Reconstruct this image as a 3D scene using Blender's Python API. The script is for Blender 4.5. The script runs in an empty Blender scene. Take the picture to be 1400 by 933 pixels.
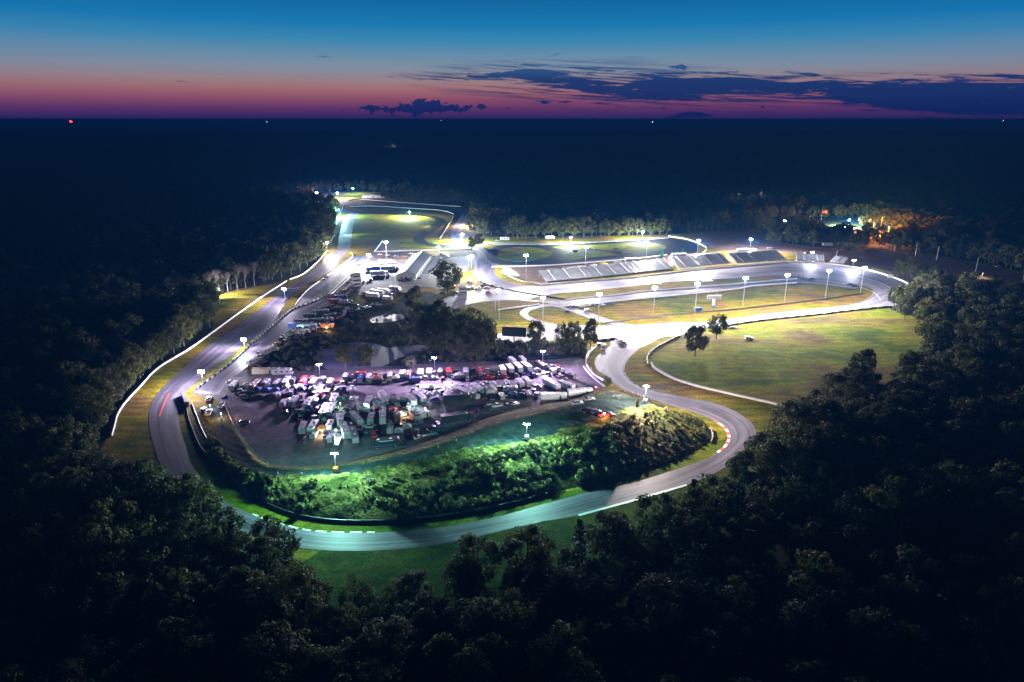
import bpy, bmesh, math, random
from mathutils import Vector, Matrix
from mathutils.geometry import tessellate_polygon
from mathutils.bvhtree import BVHTree
random.seed(11)
PI = math.pi
SC = bpy.context.scene
COL = SC.collection
# ---------------------------------------------------------------- camera model (24 mm drone lens, 120 m up)
CH, F, CX, CY, HV = 120.0, 933.33, 700.0, 466.5, 163.0
PITCH = math.atan((CY - HV) / F)
FW = Vector((0, math.cos(PITCH), -math.sin(PITCH)))
UP = Vector((0, math.sin(PITCH), math.cos(PITCH)))
RT = Vector((1, 0, 0))
CAM = Vector((0, 0, CH))

def ray(u, v):
    return (FW * F + RT * (u - CX) - UP * (v - CY)).normalized()

def G(u, v, z=0.0):
    d = ray(u, v)
    t = (z - CH) / d.z
    p = CAM + d * t
    return Vector((p.x, p.y, z))

def P(p):
    q = Vector(p) - CAM
    w = q.dot(FW)
    return (CX + F * q.dot(RT) / w, CY - F * q.dot(UP) / w)

def height_at(base, v):
    """height of the point above base that shows at image row v"""
    lo, hi = 0.0, 60.0
    for _ in range(40):
        m = (lo + hi) / 2
        if P((base.x, base.y, base.z + m))[1] > v: lo = m
        else: hi = m
    return lo

# ---------------------------------------------------------------- materials
MATS = {}
def nodes_of(name):
    m = bpy.data.materials.new(name); m.use_nodes = True
    nt = m.node_tree; b = nt.nodes['Principled BSDF']
    return m, nt, b

def N(nt, t, **kw):
    n = nt.nodes.new(t)
    for k, v in kw.items(): setattr(n, k, v)
    return n

def ramp(nt, fac, stops):
    r = N(nt, 'ShaderNodeValToRGB')
    el = r.color_ramp.elements
    while len(el) < len(stops): el.new(0.5)
    for e, (p, c) in zip(el, stops):
        e.position = p; e.color = (*c, 1) if len(c) == 3 else c
    nt.links.new(fac, r.inputs[0])
    return r

def mat(name, c, rough=0.7, metal=0.0, noise=0.0, scale=1.0, emit=None, estr=0.0, spec=None, bump=0.0, tint=False):
    """flat paint with optional noise variation; tint=True multiplies by the object's own colour"""
    if name in MATS: return MATS[name]
    m, nt, b = nodes_of(name)
    b.inputs['Base Color'].default_value = (*c, 1)
    b.inputs['Roughness'].default_value = rough
    b.inputs['Metallic'].default_value = metal
    if spec is not None: b.inputs['Specular IOR Level'].default_value = spec
    src = None
    if tint:
        oi = N(nt, 'ShaderNodeObjectInfo'); src = oi.outputs['Color']
        nt.links.new(src, b.inputs['Base Color'])
    if noise:
        tc = N(nt, 'ShaderNodeTexCoord')
        n = N(nt, 'ShaderNodeTexNoise'); n.inputs['Scale'].default_value = scale; n.inputs['Detail'].default_value = 4
        nt.links.new(tc.outputs['Object'], n.inputs['Vector'])
        mx = N(nt, 'ShaderNodeMix', data_type='RGBA', blend_type='MULTIPLY')
        mx.inputs[0].default_value = 1.0
        if src: nt.links.new(src, mx.inputs[6])
        else: mx.inputs[6].default_value = (*c, 1)
        r = ramp(nt, n.outputs[0], [(0.3, (1 - noise,) * 3), (0.7, (1, 1, 1))])
        nt.links.new(r.outputs[0], mx.inputs[7])
        nt.links.new(mx.outputs[2], b.inputs['Base Color'])
        if bump:
            bp = N(nt, 'ShaderNodeBump'); bp.inputs['Strength'].default_value = bump
            nt.links.new(n.outputs[0], bp.inputs['Height']); nt.links.new(bp.outputs[0], b.inputs['Normal'])
    if emit:
        b.inputs['Emission Color'].default_value = (*emit, 1)
        b.inputs['Emission Strength'].default_value = estr
        try: m.cycles.emission_sampling = 'NONE'
        except Exception: m.emission_sampling = 'NONE'
    MATS[name] = m
    return m

def ground_mat(name, stops, s1=0.03, s2=0.6, rough=0.95, mow=0.0, fine=0.35, bump=0.3, spec=0.3):
    m, nt, b = nodes_of(name)
    tc = N(nt, 'ShaderNodeTexCoord')
    mp = N(nt, 'ShaderNodeMapping'); mp.inputs['Rotation'].default_value = (0, 0, .35); mp.inputs['Scale'].default_value = (.55, 1, 1); nt.links.new(tc.outputs['Object'], mp.inputs[0])
    def noise(sc, det, ro, src, dist=0.0):
        n = N(nt, 'ShaderNodeTexNoise'); n.inputs['Scale'].default_value = sc; n.inputs['Detail'].default_value = det; n.inputs['Roughness'].default_value = ro; n.inputs['Distortion'].default_value = dist
        nt.links.new(src, n.inputs['Vector']); return n.outputs[0]
    def mul(a, fac, lo, hi, p0=.36, p1=.64):
        r = ramp(nt, fac, [(p0, (lo,) * 3), (p1, (hi,) * 3)]); mx = N(nt, 'ShaderNodeMix', data_type='RGBA', blend_type='MULTIPLY'); mx.inputs[0].default_value = 1
        nt.links.new(a, mx.inputs[6]); nt.links.new(r.outputs[0], mx.inputs[7]); return mx.outputs[2]
    n1 = noise(s1, 9, .66, mp.outputs[0], .6); n2 = noise(s2, 5, .6, tc.outputs['Object']); n3 = noise(.16, 6, .7, mp.outputs[0], 1.2)
    out = ramp(nt, n1, stops).outputs[0]
    out = mul(out, n2, 1 - fine, 1 + fine * .4); out = mul(out, n3, 1 - fine * .9, 1 + fine * .35)
    if mow:
        w = N(nt, 'ShaderNodeTexWave'); w.inputs['Scale'].default_value = 0.055; w.inputs['Distortion'].default_value = 14; w.inputs['Detail'].default_value = 4; w.inputs['Detail Scale'].default_value = 0.25
        w.bands_direction = 'Y'; nt.links.new(tc.outputs['Object'], w.inputs['Vector']); out = mul(out, w.outputs['Fac'], 1 - mow, 1.0, .2, .8)
    nt.links.new(out, b.inputs['Base Color'])
    b.inputs['Roughness'].default_value = rough; b.inputs['Specular IOR Level'].default_value = spec * .15
    bp = N(nt, 'ShaderNodeBump'); bp.inputs['Strength'].default_value = bump; bp.inputs['Distance'].default_value = 0.3
    nt.links.new(n2, bp.inputs['Height']); nt.links.new(bp.outputs[0], b.inputs['Normal'])
    MATS[name] = m
    return m

def asphalt_uv(name, c, streak=0.35, rough=0.6):
    """asphalt whose wear streaks run along the lane (UV: metres along, 0-1 across)"""
    m, nt, b = nodes_of(name)
    uv = N(nt, 'ShaderNodeUVMap'); mp = N(nt, 'ShaderNodeMapping'); mp.inputs['Scale'].default_value = (0.012, 9, 1)
    nt.links.new(uv.outputs[0], mp.inputs[0])
    n = N(nt, 'ShaderNodeTexNoise'); n.inputs['Scale'].default_value = 1; n.inputs['Detail'].default_value = 6; n.inputs['Roughness'].default_value = 0.65
    nt.links.new(mp.outputs[0], n.inputs['Vector'])
    tc = N(nt, 'ShaderNodeTexCoord'); n2 = N(nt, 'ShaderNodeTexNoise'); n2.inputs['Scale'].default_value = 0.12; n2.inputs['Detail'].default_value = 8
    n2.inputs['Roughness'].default_value = 0.7
    nt.links.new(tc.outputs['Object'], n2.inputs['Vector'])
    r = ramp(nt, n.outputs[0], [(0.35, tuple(x * (1 - streak) for x in c)), (0.5, c), (0.68, tuple(x * (1 + streak * 1.2) for x in c))])
    r2 = ramp(nt, n2.outputs[0], [(0.3, (0.72,) * 3), (0.7, (1.12,) * 3)])
    mx = N(nt, 'ShaderNodeMix', data_type='RGBA', blend_type='MULTIPLY'); mx.inputs[0].default_value = 1
    nt.links.new(r.outputs[0], mx.inputs[6]); nt.links.new(r2.outputs[0], mx.inputs[7])
    # darker rubbered line that wanders across the lane, and repaired patches
    su = N(nt, 'ShaderNodeSeparateXYZ'); nt.links.new(uv.outputs[0], su.inputs[0])
    wn = N(nt, 'ShaderNodeTexNoise'); wn.noise_dimensions = '1D'; wn.inputs['Scale'].default_value = .008; wn.inputs['Detail'].default_value = 1; nt.links.new(su.outputs[0], wn.inputs['W'])
    d = N(nt, 'ShaderNodeMath', operation='SUBTRACT'); nt.links.new(su.outputs[1], d.inputs[0]); nt.links.new(wn.outputs[0], d.inputs[1])
    ab = N(nt, 'ShaderNodeMath', operation='ABSOLUTE'); nt.links.new(d.outputs[0], ab.inputs[0])
    r4 = ramp(nt, ab.outputs[0], [(.04, (.62,) * 3), (.2, (1, 1, 1))])
    m4 = N(nt, 'ShaderNodeMix', data_type='RGBA', blend_type='MULTIPLY'); m4.inputs[0].default_value = 1; nt.links.new(mx.outputs[2], m4.inputs[6]); nt.links.new(r4.outputs[0], m4.inputs[7])
    mp2 = N(nt, 'ShaderNodeMapping'); mp2.inputs['Scale'].default_value = (.05, 2.2, 1); nt.links.new(uv.outputs[0], mp2.inputs[0])
    vo = N(nt, 'ShaderNodeTexVoronoi'); vo.inputs['Scale'].default_value = 1; vo.distance = 'CHEBYCHEV'; nt.links.new(mp2.outputs[0], vo.inputs['Vector'])
    sv = N(nt, 'ShaderNodeSeparateColor'); nt.links.new(vo.outputs['Color'], sv.inputs[0])
    r5 = ramp(nt, sv.outputs[0], [(0, (.78,) * 3), (.12, (.8,) * 3), (.15, (1, 1, 1)), (.9, (1.0,) * 3), (.93, (1.14,) * 3)])
    m5 = N(nt, 'ShaderNodeMix', data_type='RGBA', blend_type='MULTIPLY'); m5.inputs[0].default_value = 1; nt.links.new(m4.outputs[2], m5.inputs[6]); nt.links.new(r5.outputs[0], m5.inputs[7])
    nt.links.new(m5.outputs[2], b.inputs['Base Color'])
    b.inputs['Roughness'].default_value = rough; b.inputs['Specular IOR Level'].default_value = 0.05 if rough > .7 else 0.16
    MATS[name] = m
    return m

def leaf_mat(name, c1, c2, trans=0.25):
    m, nt, b = nodes_of(name)
    g = N(nt, 'ShaderNodeNewGeometry'); oi = N(nt, 'ShaderNodeObjectInfo')
    ad = N(nt, 'ShaderNodeMath', operation='MULTIPLY_ADD'); ad.inputs[1].default_value = 0.55; 
    m2 = N(nt, 'ShaderNodeMath', operation='MULTIPLY'); m2.inputs[1].default_value = 0.45
    nt.links.new(oi.outputs['Random'], m2.inputs[0])
    nt.links.new(g.outputs['Random Per Island'], ad.inputs[0]); nt.links.new(m2.outputs[0], ad.inputs[2])
    r = ramp(nt, ad.outputs[0], [(0.0, c1), (1.0, c2)])
    nt.links.new(r.outputs[0], b.inputs['Base Color'])
    b.inputs['Roughness'].default_value = 0.75; b.inputs['Specular IOR Level'].default_value = 0.25
    t = N(nt, 'ShaderNodeBsdfTranslucent'); nt.links.new(r.outputs[0], t.inputs[0])
    ms = N(nt, 'ShaderNodeMixShader'); ms.inputs[0].default_value = trans
    out = nt.nodes['Material Output']
    nt.links.new(b.outputs[0], ms.inputs[1]); nt.links.new(t.outputs[0], ms.inputs[2]); nt.links.new(ms.outputs[0], out.inputs[0])
    MATS[name] = m
    return m

M_FOREST = ground_mat('forest_floor', [(0.3, (0.02, 0.024, 0.012)), (0.7, (0.045, 0.05, 0.02))], 0.02, 0.2)
M_GRASS = ground_mat('mown_grass', [(0.36, (0.07, 0.10, 0.004)), (0.45, (0.17, 0.17, 0.008)), (0.52, (0.27, 0.20, 0.012)), (0.59, (0.25, 0.15, 0.05)), (0.66, (0.12, 0.12, 0.01))], 0.028, 0.9, mow=0.25, fine=0.45)
M_GRASS2 = ground_mat('dry_field_grass', [(0.37, (0.08, 0.13, 0.002)), (0.45, (0.20, 0.25, 0.004)), (0.51, (0.22, 0.20, 0.012)), (0.57, (0.17, 0.115, 0.04)), (0.64, (0.08, 0.11, 0.004))], 0.022, 1.1, mow=0.15, fine=0.5)
M_LUSH = ground_mat('lush_grass', [(0.38, (0.05, 0.10, 0.002)), (0.5, (0.10, 0.15, 0.002)), (0.6, (0.15, 0.14, 0.006))], 0.06, 1.3, mow=0.12, fine=0.5)
M_RUNOFF = ground_mat('dark_grass', [(0.38, (0.025, 0.055, 0.004)), (0.5, (0.05, 0.08, 0.005)), (0.6, (0.08, 0.08, 0.012))], 0.07, 1.3, fine=0.5)  # darker grass colours than the lush verge
M_RIDGE = ground_mat('bank_grass', [(0.38, (0.05, 0.06, 0.015)), (0.48, (0.11, 0.125, 0.02)), (0.55, (0.22, 0.19, 0.05)), (0.64, (0.09, 0.085, 0.05))], 0.10, 1.0, fine=0.75, bump=1.0)
M_PATH = ground_mat('gravel_path', [(0.38, (0.02, 0.035, 0.035)), (0.52, (0.04, 0.06, 0.05)), (0.62, (0.035, 0.055, 0.02))], 0.09, 1.2, fine=0.4)
M_DIRT = ground_mat('dirt', [(0.3, (0.13, 0.09, 0.07)), (0.7, (0.24, 0.17, 0.13))], 0.05, 0.7)
M_LOT = ground_mat('paddock_surface', [(0.3, (0.085, 0.08, 0.085)), (0.5, (0.14, 0.13, 0.135)), (0.7, (0.18, 0.165, 0.165))], 0.05, 0.35, rough=0.8, fine=0.3, bump=0.1)
M_LOT2 = ground_mat('upper_paddock_surface', [(0.3, (0.12, 0.11, 0.11)), (0.7, (0.22, 0.20, 0.19))], 0.04, 0.3, rough=0.8, fine=0.25, bump=0.1)
M_MARSH = ground_mat('marsh_ground', [(0.35, (0.02, 0.028, 0.015)), (0.6, (0.05, 0.055, 0.025)), (0.75, (0.10, 0.09, 0.05))], 0.06, 0.5, fine=0.6, bump=0.8)
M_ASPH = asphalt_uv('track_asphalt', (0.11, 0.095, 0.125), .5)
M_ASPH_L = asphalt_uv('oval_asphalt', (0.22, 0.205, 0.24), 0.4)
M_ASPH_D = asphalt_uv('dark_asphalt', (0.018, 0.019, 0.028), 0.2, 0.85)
M_CONC = mat('concrete', (0.42, 0.41, 0.4), 0.85, noise=0.3, scale=0.5)
M_WHITE = mat('white_paint', (0.75, 0.75, 0.75), 0.6, noise=0.2, scale=0.8)
M_BLACK = mat('black_rubber', (0.02, 0.02, 0.022), 0.7)
M_RED = mat('red_paint', (0.55, 0.05, 0.03), 0.6)
M_STEEL = mat('galvanised_steel', (0.42, 0.43, 0.45), 0.45, 0.6)
M_ALU = mat('bleacher_aluminium', (0.5, 0.52, 0.55), 0.5, 0.3, noise=0.3, scale=0.7)
M_GLASS = mat('tinted_glass', (0.03, 0.035, 0.045), 0.12, spec=0.8)
M_PAINT = mat('body_paint', (0.8, 0.8, 0.8), 0.35, tint=True, noise=0.12, scale=0.6)
M_FABRIC = mat('canopy_fabric', (0.8, 0.8, 0.8), 0.8, tint=True)
M_DARKTRIM = mat('dark_trim', (0.03, 0.03, 0.035), 0.6)
M_ROOFD = mat('dark_shingle', (0.035, 0.04, 0.055), 0.8, noise=0.3, scale=0.8)
M_ROOFL = mat('pale_metal_roof', (0.55, 0.54, 0.54), 0.5, noise=0.15, scale=0.3)
M_WALLW = mat('white_siding', (0.6, 0.58, 0.57), 0.8, noise=0.15, scale=0.4)
M_BARK = mat('bark', (0.09, 0.075, 0.06), 0.9, noise=0.4, scale=2)
M_PALEBARK = mat('pale_bare_branches', (0.2, 0.17, 0.14), 0.9, noise=0.3, scale=2)
M_LEAF = leaf_mat('broad_leaf', (0.036, 0.054, 0.013), (0.14, 0.145, 0.035))
M_LEAF2 = leaf_mat('dull_leaf', (0.042, 0.05, 0.024), (0.12, 0.125, 0.055))
M_NEEDLE = leaf_mat('pine_needle', (0.015, 0.03, 0.014), (0.045, 0.07, 0.028), 0.1)
M_BUSH = leaf_mat('bush_leaf', (0.06, 0.08, 0.012), (0.26, 0.24, 0.045))
M_TAIL = mat('tail_light', (0.3, 0.01, 0.01), 0.4, emit=(1, 0.05, 0.03), estr=1.5)
M_HEADL = mat('headlight_lens', (0.7, 0.7, 0.7), 0.2)
M_BLUE = mat('blue_tarp', (0.03, 0.09, 0.35), 0.6)
M_WATER = mat('pond_water', (0.2, 0.19, 0.26), 0.2, spec=1.0)  # bright lilac reflection is put into the pale base colour
def lampmat(name, c, s): return mat(name, (0.8, 0.8, 0.8), 0.4, emit=c, estr=s)

# ---------------------------------------------------------------- mesh builder
class MB:
    def __init__(s): s.v = []; s.f = []; s.m = []; s.mats = []; s.uv = None
    def mi(s, m):
        if m not in s.mats: s.mats.append(m)
        return s.mats.index(m)
    def face(s, pts, m):
        k = len(s.v); s.v += [tuple(p) for p in pts]; s.f.append(tuple(range(k, k + len(pts)))); s.m.append(s.mi(m))
    def box(s, c, d, m, rz=0.0, taper=1.0, rx=0.0):
        cx, cy, cz = c; dx, dy, dz = d[0] / 2, d[1] / 2, d[2] / 2
        R = Matrix.Rotation(rz, 3, 'Z') @ Matrix.Rotation(rx, 3, 'X')
        k = len(s.v)
        for z, t in ((-dz, 1.0), (dz, taper)):
            for x, y in ((-dx, -dy), (dx, -dy), (dx, dy), (-dx, dy)):
                p = R @ Vector((x * t, y * t, z)); s.v.append((cx + p.x, cy + p.y, cz + p.z))
        i = s.mi(m)
        for q in ((0, 3, 2, 1), (4, 5, 6, 7), (0, 1, 5, 4), (1, 2, 6, 5), (2, 3, 7, 6), (3, 0, 4, 7)):
            s.f.append(tuple(k + a for a in q)); s.m.append(i)
    def prism(s, prof, x0, x1, m, axis='X'):
        """profile in (y,z) swept from x0 to x1"""
        k = len(s.v); n = len(prof); i = s.mi(m)
        for x in (x0, x1):
            for a, b in prof: s.v.append((x, a, b) if axis == 'X' else (a, x, b))
        s.f.append(tuple(range(k, k + n))[::-1]); s.m.append(i)
        s.f.append(tuple(range(k + n, k + 2 * n))); s.m.append(i)
        for j in range(n):
            s.f.append((k + j, k + (j + 1) % n, k + n + (j + 1) % n, k + n + j)); s.m.append(i)
    def tube(s, p0, p1, r0, r1, m, n=6, cap=True):
        p0 = Vector(p0); p1 = Vector(p1); d = (p1 - p0)
        if d.length < 1e-6: return
        d.normalize(); a = d.cross(Vector((0, 0, 1)))
        if a.length < 1e-3: a = Vector((1, 0, 0))
        a.normalize(); b = d.cross(a); k = len(s.v); i = s.mi(m)
        for p, r in ((p0, r0), (p1, r1)):
            for j in range(n):
                t = 2 * PI * j / n; q = p + (a * math.cos(t) + b * math.sin(t)) * r; s.v.append(tuple(q))
        for j in range(n):
            s.f.append((k + j, k + (j + 1) % n, k + n + (j + 1) % n, k + n + j)); s.m.append(i)
        if cap:
            s.f.append(tuple(range(k, k + n))[::-1]); s.m.append(i); s.f.append(tuple(range(k + n, k + 2 * n))); s.m.append(i)
    def mesh(s, name):
        me = bpy.data.meshes.new(name); me.from_pydata(s.v, [], s.f)
        for m in s.mats: me.materials.append(m)
        me.polygons.foreach_set('material_index', s.m); me.update()
        return me
    def build(s, name, parent=None, loc=None):
        return link(name, s.mesh(name), parent, loc)

def link(name, me, parent=None, loc=None):
    o = bpy.data.objects.new(name, me); COL.objects.link(o)
    if parent: o.parent = parent
    if loc is not None: o.location = loc
    return o

def empty(name, loc, rz=0.0):
    o = bpy.data.objects.new(name, None); COL.objects.link(o); o.location = loc; o.rotation_euler = (0, 0, rz); o.empty_display_size = 0.3
    return o

def tag(o, label=None, cat=None, group=None, kind=None):
    if label: o['label'] = label
    if cat: o['category'] = cat
    if group: o['group'] = group
    if kind: o['kind'] = kind
    return o

def copy_tree(o, parent=None, color=None):
    c = o.copy(); COL.objects.link(c)
    if parent: c.parent = parent
    if color and c.type == 'MESH': c.color = color
    for ch in o.children: copy_tree(ch, c, color)
    return c

ORD = ['first', 'second', 'third', 'fourth', 'fifth', 'sixth', 'seventh', 'eighth', 'ninth', 'tenth', 'eleventh', 'twelfth', 'thirteenth',
       'fourteenth', 'fifteenth', 'sixteenth', 'seventeenth', 'eighteenth', 'nineteenth', 'twentieth', 'twenty-first', 'twenty-second', 'twenty-third',
       'twenty-fourth', 'twenty-fifth', 'twenty-sixth', 'twenty-seventh', 'twenty-eighth', 'twenty-ninth', 'thirtieth']

# ---------------------------------------------------------------- curves, sheets, ribbons
def catmull(pts, step=4.0, closed=False):
    pts = [Vector(p) for p in pts]; n = len(pts); out = []
    rng = n if closed else n - 1
    for i in range(rng):
        if closed: a, b, c, d = pts[i - 1], pts[i], pts[(i + 1) % n], pts[(i + 2) % n]
        else: a, b, c, d = pts[max(i - 1, 0)], pts[i], pts[i + 1], pts[min(i + 2, n - 1)]
        k = max(1, int((c - b).length / step))
        for j in range(k):
            t = j / k
            out.append(0.5 * ((2 * b) + (c - a) * t + (2 * a - 5 * b + 4 * c - d) * t * t + (3 * b - a - 3 * c + d) * t ** 3))
    if not closed: out.append(pts[-1])
    return out

def sheet(name, px, m, z, smooth=True, kind='structure', hgt=0.0, uvscale=None):
    pts = [G(u, v) for u, v in px]
    if smooth: pts = catmull(pts, 5.0, True)
    pts = [Vector((p.x, p.y, z)) for p in pts]
    tris = tessellate_polygon([pts])
    me = bpy.data.meshes.new(name)
    fs = []
    for t in tris:
        a, b, c = (pts[i] for i in t)
        fs.append(tuple(t) if (b - a).cross(c - a).z > 0 else tuple(t)[::-1])
    me.from_pydata([tuple(p) for p in pts], [], fs); me.materials.append(m)
    if uvscale:
        uvl = me.uv_layers.new(name='UVMap')
        ca, sa = math.cos(uvscale[0]), math.sin(uvscale[0])
        for lp in me.loops:
            v = me.vertices[lp.vertex_index].co
            uvl.data[lp.index].uv = (v.x * ca + v.y * sa, (-v.x * sa + v.y * ca) / uvscale[1])
    me.update()
    o = link(name, me)
    return tag(o, kind=kind)

def resample(pts, n):
    L = [0.0]
    for a, b in zip(pts, pts[1:]): L.append(L[-1] + (b - a).length)
    out = []; j = 0
    for i in range(n):
        s = L[-1] * i / (n - 1)
        while j < len(L) - 2 and L[j + 1] < s: j += 1
        t = (s - L[j]) / max(1e-9, L[j + 1] - L[j]); out.append(pts[j].lerp(pts[j + 1], min(1, max(0, t))))
    return out, L[-1]

def strip(name, left, right, m, z, closed=False, cross=1):
    """ribbon between two traced edges"""
    A, la = resample(catmull([G(*p) for p in left], 3.0, closed), 240); B, lb = resample(catmull([G(*p) for p in right], 3.0, closed), 240)
    vs = []; fs = []
    for a, b in zip(A, B): vs += [(a.x, a.y, z), (b.x, b.y, z)]
    for i in range(len(A) - 1): fs.append((2 * i, 2 * i + 1, 2 * i + 3, 2 * i + 2))
    me = bpy.data.meshes.new(name); me.from_pydata(vs, [], fs); me.materials.append(m)
    uvl = me.uv_layers.new(name='UVMap'); L = (la + lb) / 2
    for lp in me.loops:
        i, s = divmod(lp.vertex_index, 2); uvl.data[lp.index].uv = (L * i / (len(A) - 1), s)
    me.update()
    return tag(link(name, me), kind='structure')

def offset(pts, d):
    out = []
    for i, p in enumerate(pts):
        t = pts[min(i + 1, len(pts) - 1)] - pts[max(i - 1, 0)]; n = Vector((-t.y, t.x, 0)).normalized(); out.append(p + n * d)
    return out

def ribbon(name, px, w, m, z, closed=False, dash=None, world=False, z_from=None):
    pts = catmull([p if world else G(*p) for p in px], 3.0, closed)
    if closed: pts.append(pts[0])
    A, B = offset(pts, w / 2), offset(pts, -w / 2)
    mb = MB(); L = 0.0; uvs = []
    for i in range(len(pts) - 1):
        seg = (pts[i + 1] - pts[i]).length
        mm = m
        if dash: mm = dash[1][int(L / dash[0]) % len(dash[1])]
        if mm: mb.face([(A[i].x, A[i].y, z), (B[i].x, B[i].y, z), (B[i + 1].x, B[i + 1].y, z), (A[i + 1].x, A[i + 1].y, z)], mm); uvs += [(L, 0), (L, 1), (L + seg, 1), (L + seg, 0)]
        L += seg
    me = mb.mesh(name); uvl = me.uv_layers.new(name='UVMap')
    for i, q in enumerate(uvs): uvl.data[i].uv = q
    for p in me.polygons:
        if p.normal.z < 0: p.flip()
    me.update()
    return tag(link(name, me), kind='structure')

def kerb(name, px, w, h, mats, step, side=0.0):
    """raised painted kerb made of alternating blocks"""
    pts = catmull([G(*p) for p in px], step); mb = MB()
    A, B = offset(pts, w / 2), offset(pts, -w / 2)
    for i in range(len(pts) - 1):
        m = mats[i % len(mats)]
        if not m: continue
        q = [A[i], B[i], B[i + 1], A[i + 1]]
        lo = [(p.x, p.y, 0.0) for p in q]; hi = [(p.x, p.y, 0.05 + h) for p in q]
        mb.face(hi, m)
        for j in range(4): mb.face([lo[j], lo[(j + 1) % 4], hi[(j + 1) % 4], hi[j]], m)
    return tag(mb.build(name), kind='structure')

def wall_mesh(pts, h, t, mats, step=3.0, z0=0.0, cap=None, hfun=None):
    """continuous low wall along pts; mats alternate by panel"""
    pts = catmull(pts, step); mb = MB(); A, B = offset(pts, t / 2), offset(pts, -t / 2)
    for i in range(len(pts) - 1):
        m = mats[i % len(mats)]
        if not m: continue
        q = [A[i], B[i], B[i + 1], A[i + 1]]
        lo = [(p.x, p.y, p.z + z0 - 0.1) for p in q]; hi = [(p.x, p.y, p.z + z0 + h) for p in q]
        mb.face(hi, cap or m)
        for j in range(4): mb.face([lo[j], lo[(j + 1) % 4], hi[(j + 1) % 4], hi[j]], m)
    return mb, pts

def wall(px, h, t, mats, label, cat='wall', name='track_wall', step=4.0, group='barriers lining the circuit', posts=None, cap=None, rails=False):
    pts = [p if isinstance(p, Vector) else G(*p) for p in px]
    root = empty(name, pts[0])
    mb, fine = wall_mesh([p - pts[0] for p in pts], h, t, mats, step, cap=cap)
    mb.build('rail' if rails else 'wall_panel', root)
    if posts:
        ph, pm, gap = posts
        fp, L = resample(fine, max(2, int(sum((b - a).length for a, b in zip(fine, fine[1:])) / gap)))
        for k, p in enumerate(fp[:60]):
            o = MB(); o.tube((0, 0, 0), (0, 0, ph), 0.07, 0.07, pm, 5)
            if k == 0: pme = o.mesh('post')
            link('post', pme, root, p)
        if not rails:
            nb = MB()
            for a, b in zip(fp, fp[1:]):
                for hz in (0.55, 0.99): nb.tube((a.x, a.y, a.z + ph * hz), (b.x, b.y, b.z + ph * hz), 0.03, 0.03, pm, 4, False)
            nb.build('top_rail', root)
    return tag(root, label, cat, group)

# ---------------------------------------------------------------- the ground out to the horizon
def terrain(x, y):
    r = math.hypot(x, y)
    z = 0.0
    if r > 1300:
        k = min(1, (r - 1300) / 1500)
        z += k * (6 * math.sin(x / 900 + 1.3) * math.sin(y / 1100 + .4) + 6)
        kk = math.exp(-((r - 4800 - 250 * math.sin(x / 1500)) / 900) ** 2)
        z += kk * (22 + 6 * math.sin(x / 700) + 3 * math.sin(x / 230 + 1) + 2.5 * math.sin(x / 90 + 2))
    if r > 9000:
        k = min(1, (r - 9000) / 9000)
        z += k * (74 + 24 * math.sin(x / 2300 + 1) + 12 * math.sin(x / 900) + 4 * math.sin(x / 370 + 2))
    return z

def build_ground():
    rings = [0, 60, 150, 300, 500, 800, 1100, 1300, 1500, 1800, 2200, 2700, 3200, 3700, 4100, 4400, 4600, 4800, 5000, 5300, 5700, 6300, 7500, 9000, 11000, 13500, 16000, 18000, 20500, 23000, 26000]
    n = 360; vs = [(0, 0, 0)]; fs = []
    for r in rings[1:]:
        for j in range(n):
            a = 2 * PI * j / n; x, y = r * math.sin(a), r * math.cos(a); vs.append((x, y, terrain(x, y)))
    for j in range(n): fs.append((0, 1 + (j + 1) % n, 1 + j))
    for i in range(len(rings) - 2):
        for j in range(n):
            a = 1 + i * n + j; b = 1 + i * n + (j + 1) % n; fs.append((a, b, b + n, a + n))
    me = bpy.data.meshes.new('ground'); me.from_pydata(vs, [], fs); me.materials.append(M_FOREST)
    me.update()
    for p in me.polygons:
        if p.normal.z < 0: p.flip()
    tag(link('ground', me), kind='structure')
build_ground()

# clearing of the circuit, traced at ground level (trees keep out of it)
CLEAR = [(128, 645), (146, 600), (152, 572), (170, 545), (205, 508), (250, 477), (292, 446), (288, 415), (320, 397), (385, 385), (420, 368), (440, 349),
         (449, 335), (455, 310), (462, 290), (455, 278), (425, 275), (430, 266), (490, 262), (560, 268), (640, 280), (652, 300), (660, 320), (700, 324), (900, 321), (960, 317),
         (1010, 313), (1040, 316), (1060, 330), (1120, 338), (1200, 341), (1300, 352), (1420, 380), (1420, 425), (1310, 405), (1262, 400), (1215, 420), (1262, 440), (1268, 480), (1245, 520),
         (1200, 562), (1165, 556), (1130, 590), (1090, 612), (1046, 645), (1000, 678), (945, 712), (860, 750), (760, 780), (650, 795), (575, 814), (500, 838),
         (458, 826), (400, 772), (345, 738), (300, 712), (222, 690), (185, 680)]
CLEAR2 = [[(1085, 300), (1180, 300), (1225, 315), (1225, 336), (1130, 322), (1040, 318), (1045, 305)],
          [(1285, 510), (1296, 455), (1350, 415), (1372, 412), (1330, 440), (1304, 470), (1300, 512)],
          [(655, 283), (720, 283), (720, 288), (655, 288)], [(900, 290), (1180, 292), (1300, 300), (1180, 296), (900, 294)]]
CW = [(p.x, p.y) for p in (G(*q) for q in CLEAR)]
CW2 = [[(p.x, p.y) for p in (G(*q) for q in c)] for c in CLEAR2]
def inpoly(x, y, poly):
    c = False; j = len(poly) - 1
    for i in range(len(poly)):
        xi, yi = poly[i]; xj, yj = poly[j]
        if (yi > y) != (yj > y) and x < (xj - xi) * (y - yi) / (yj - yi) + xi: c = not c
        j = i
    return c
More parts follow.
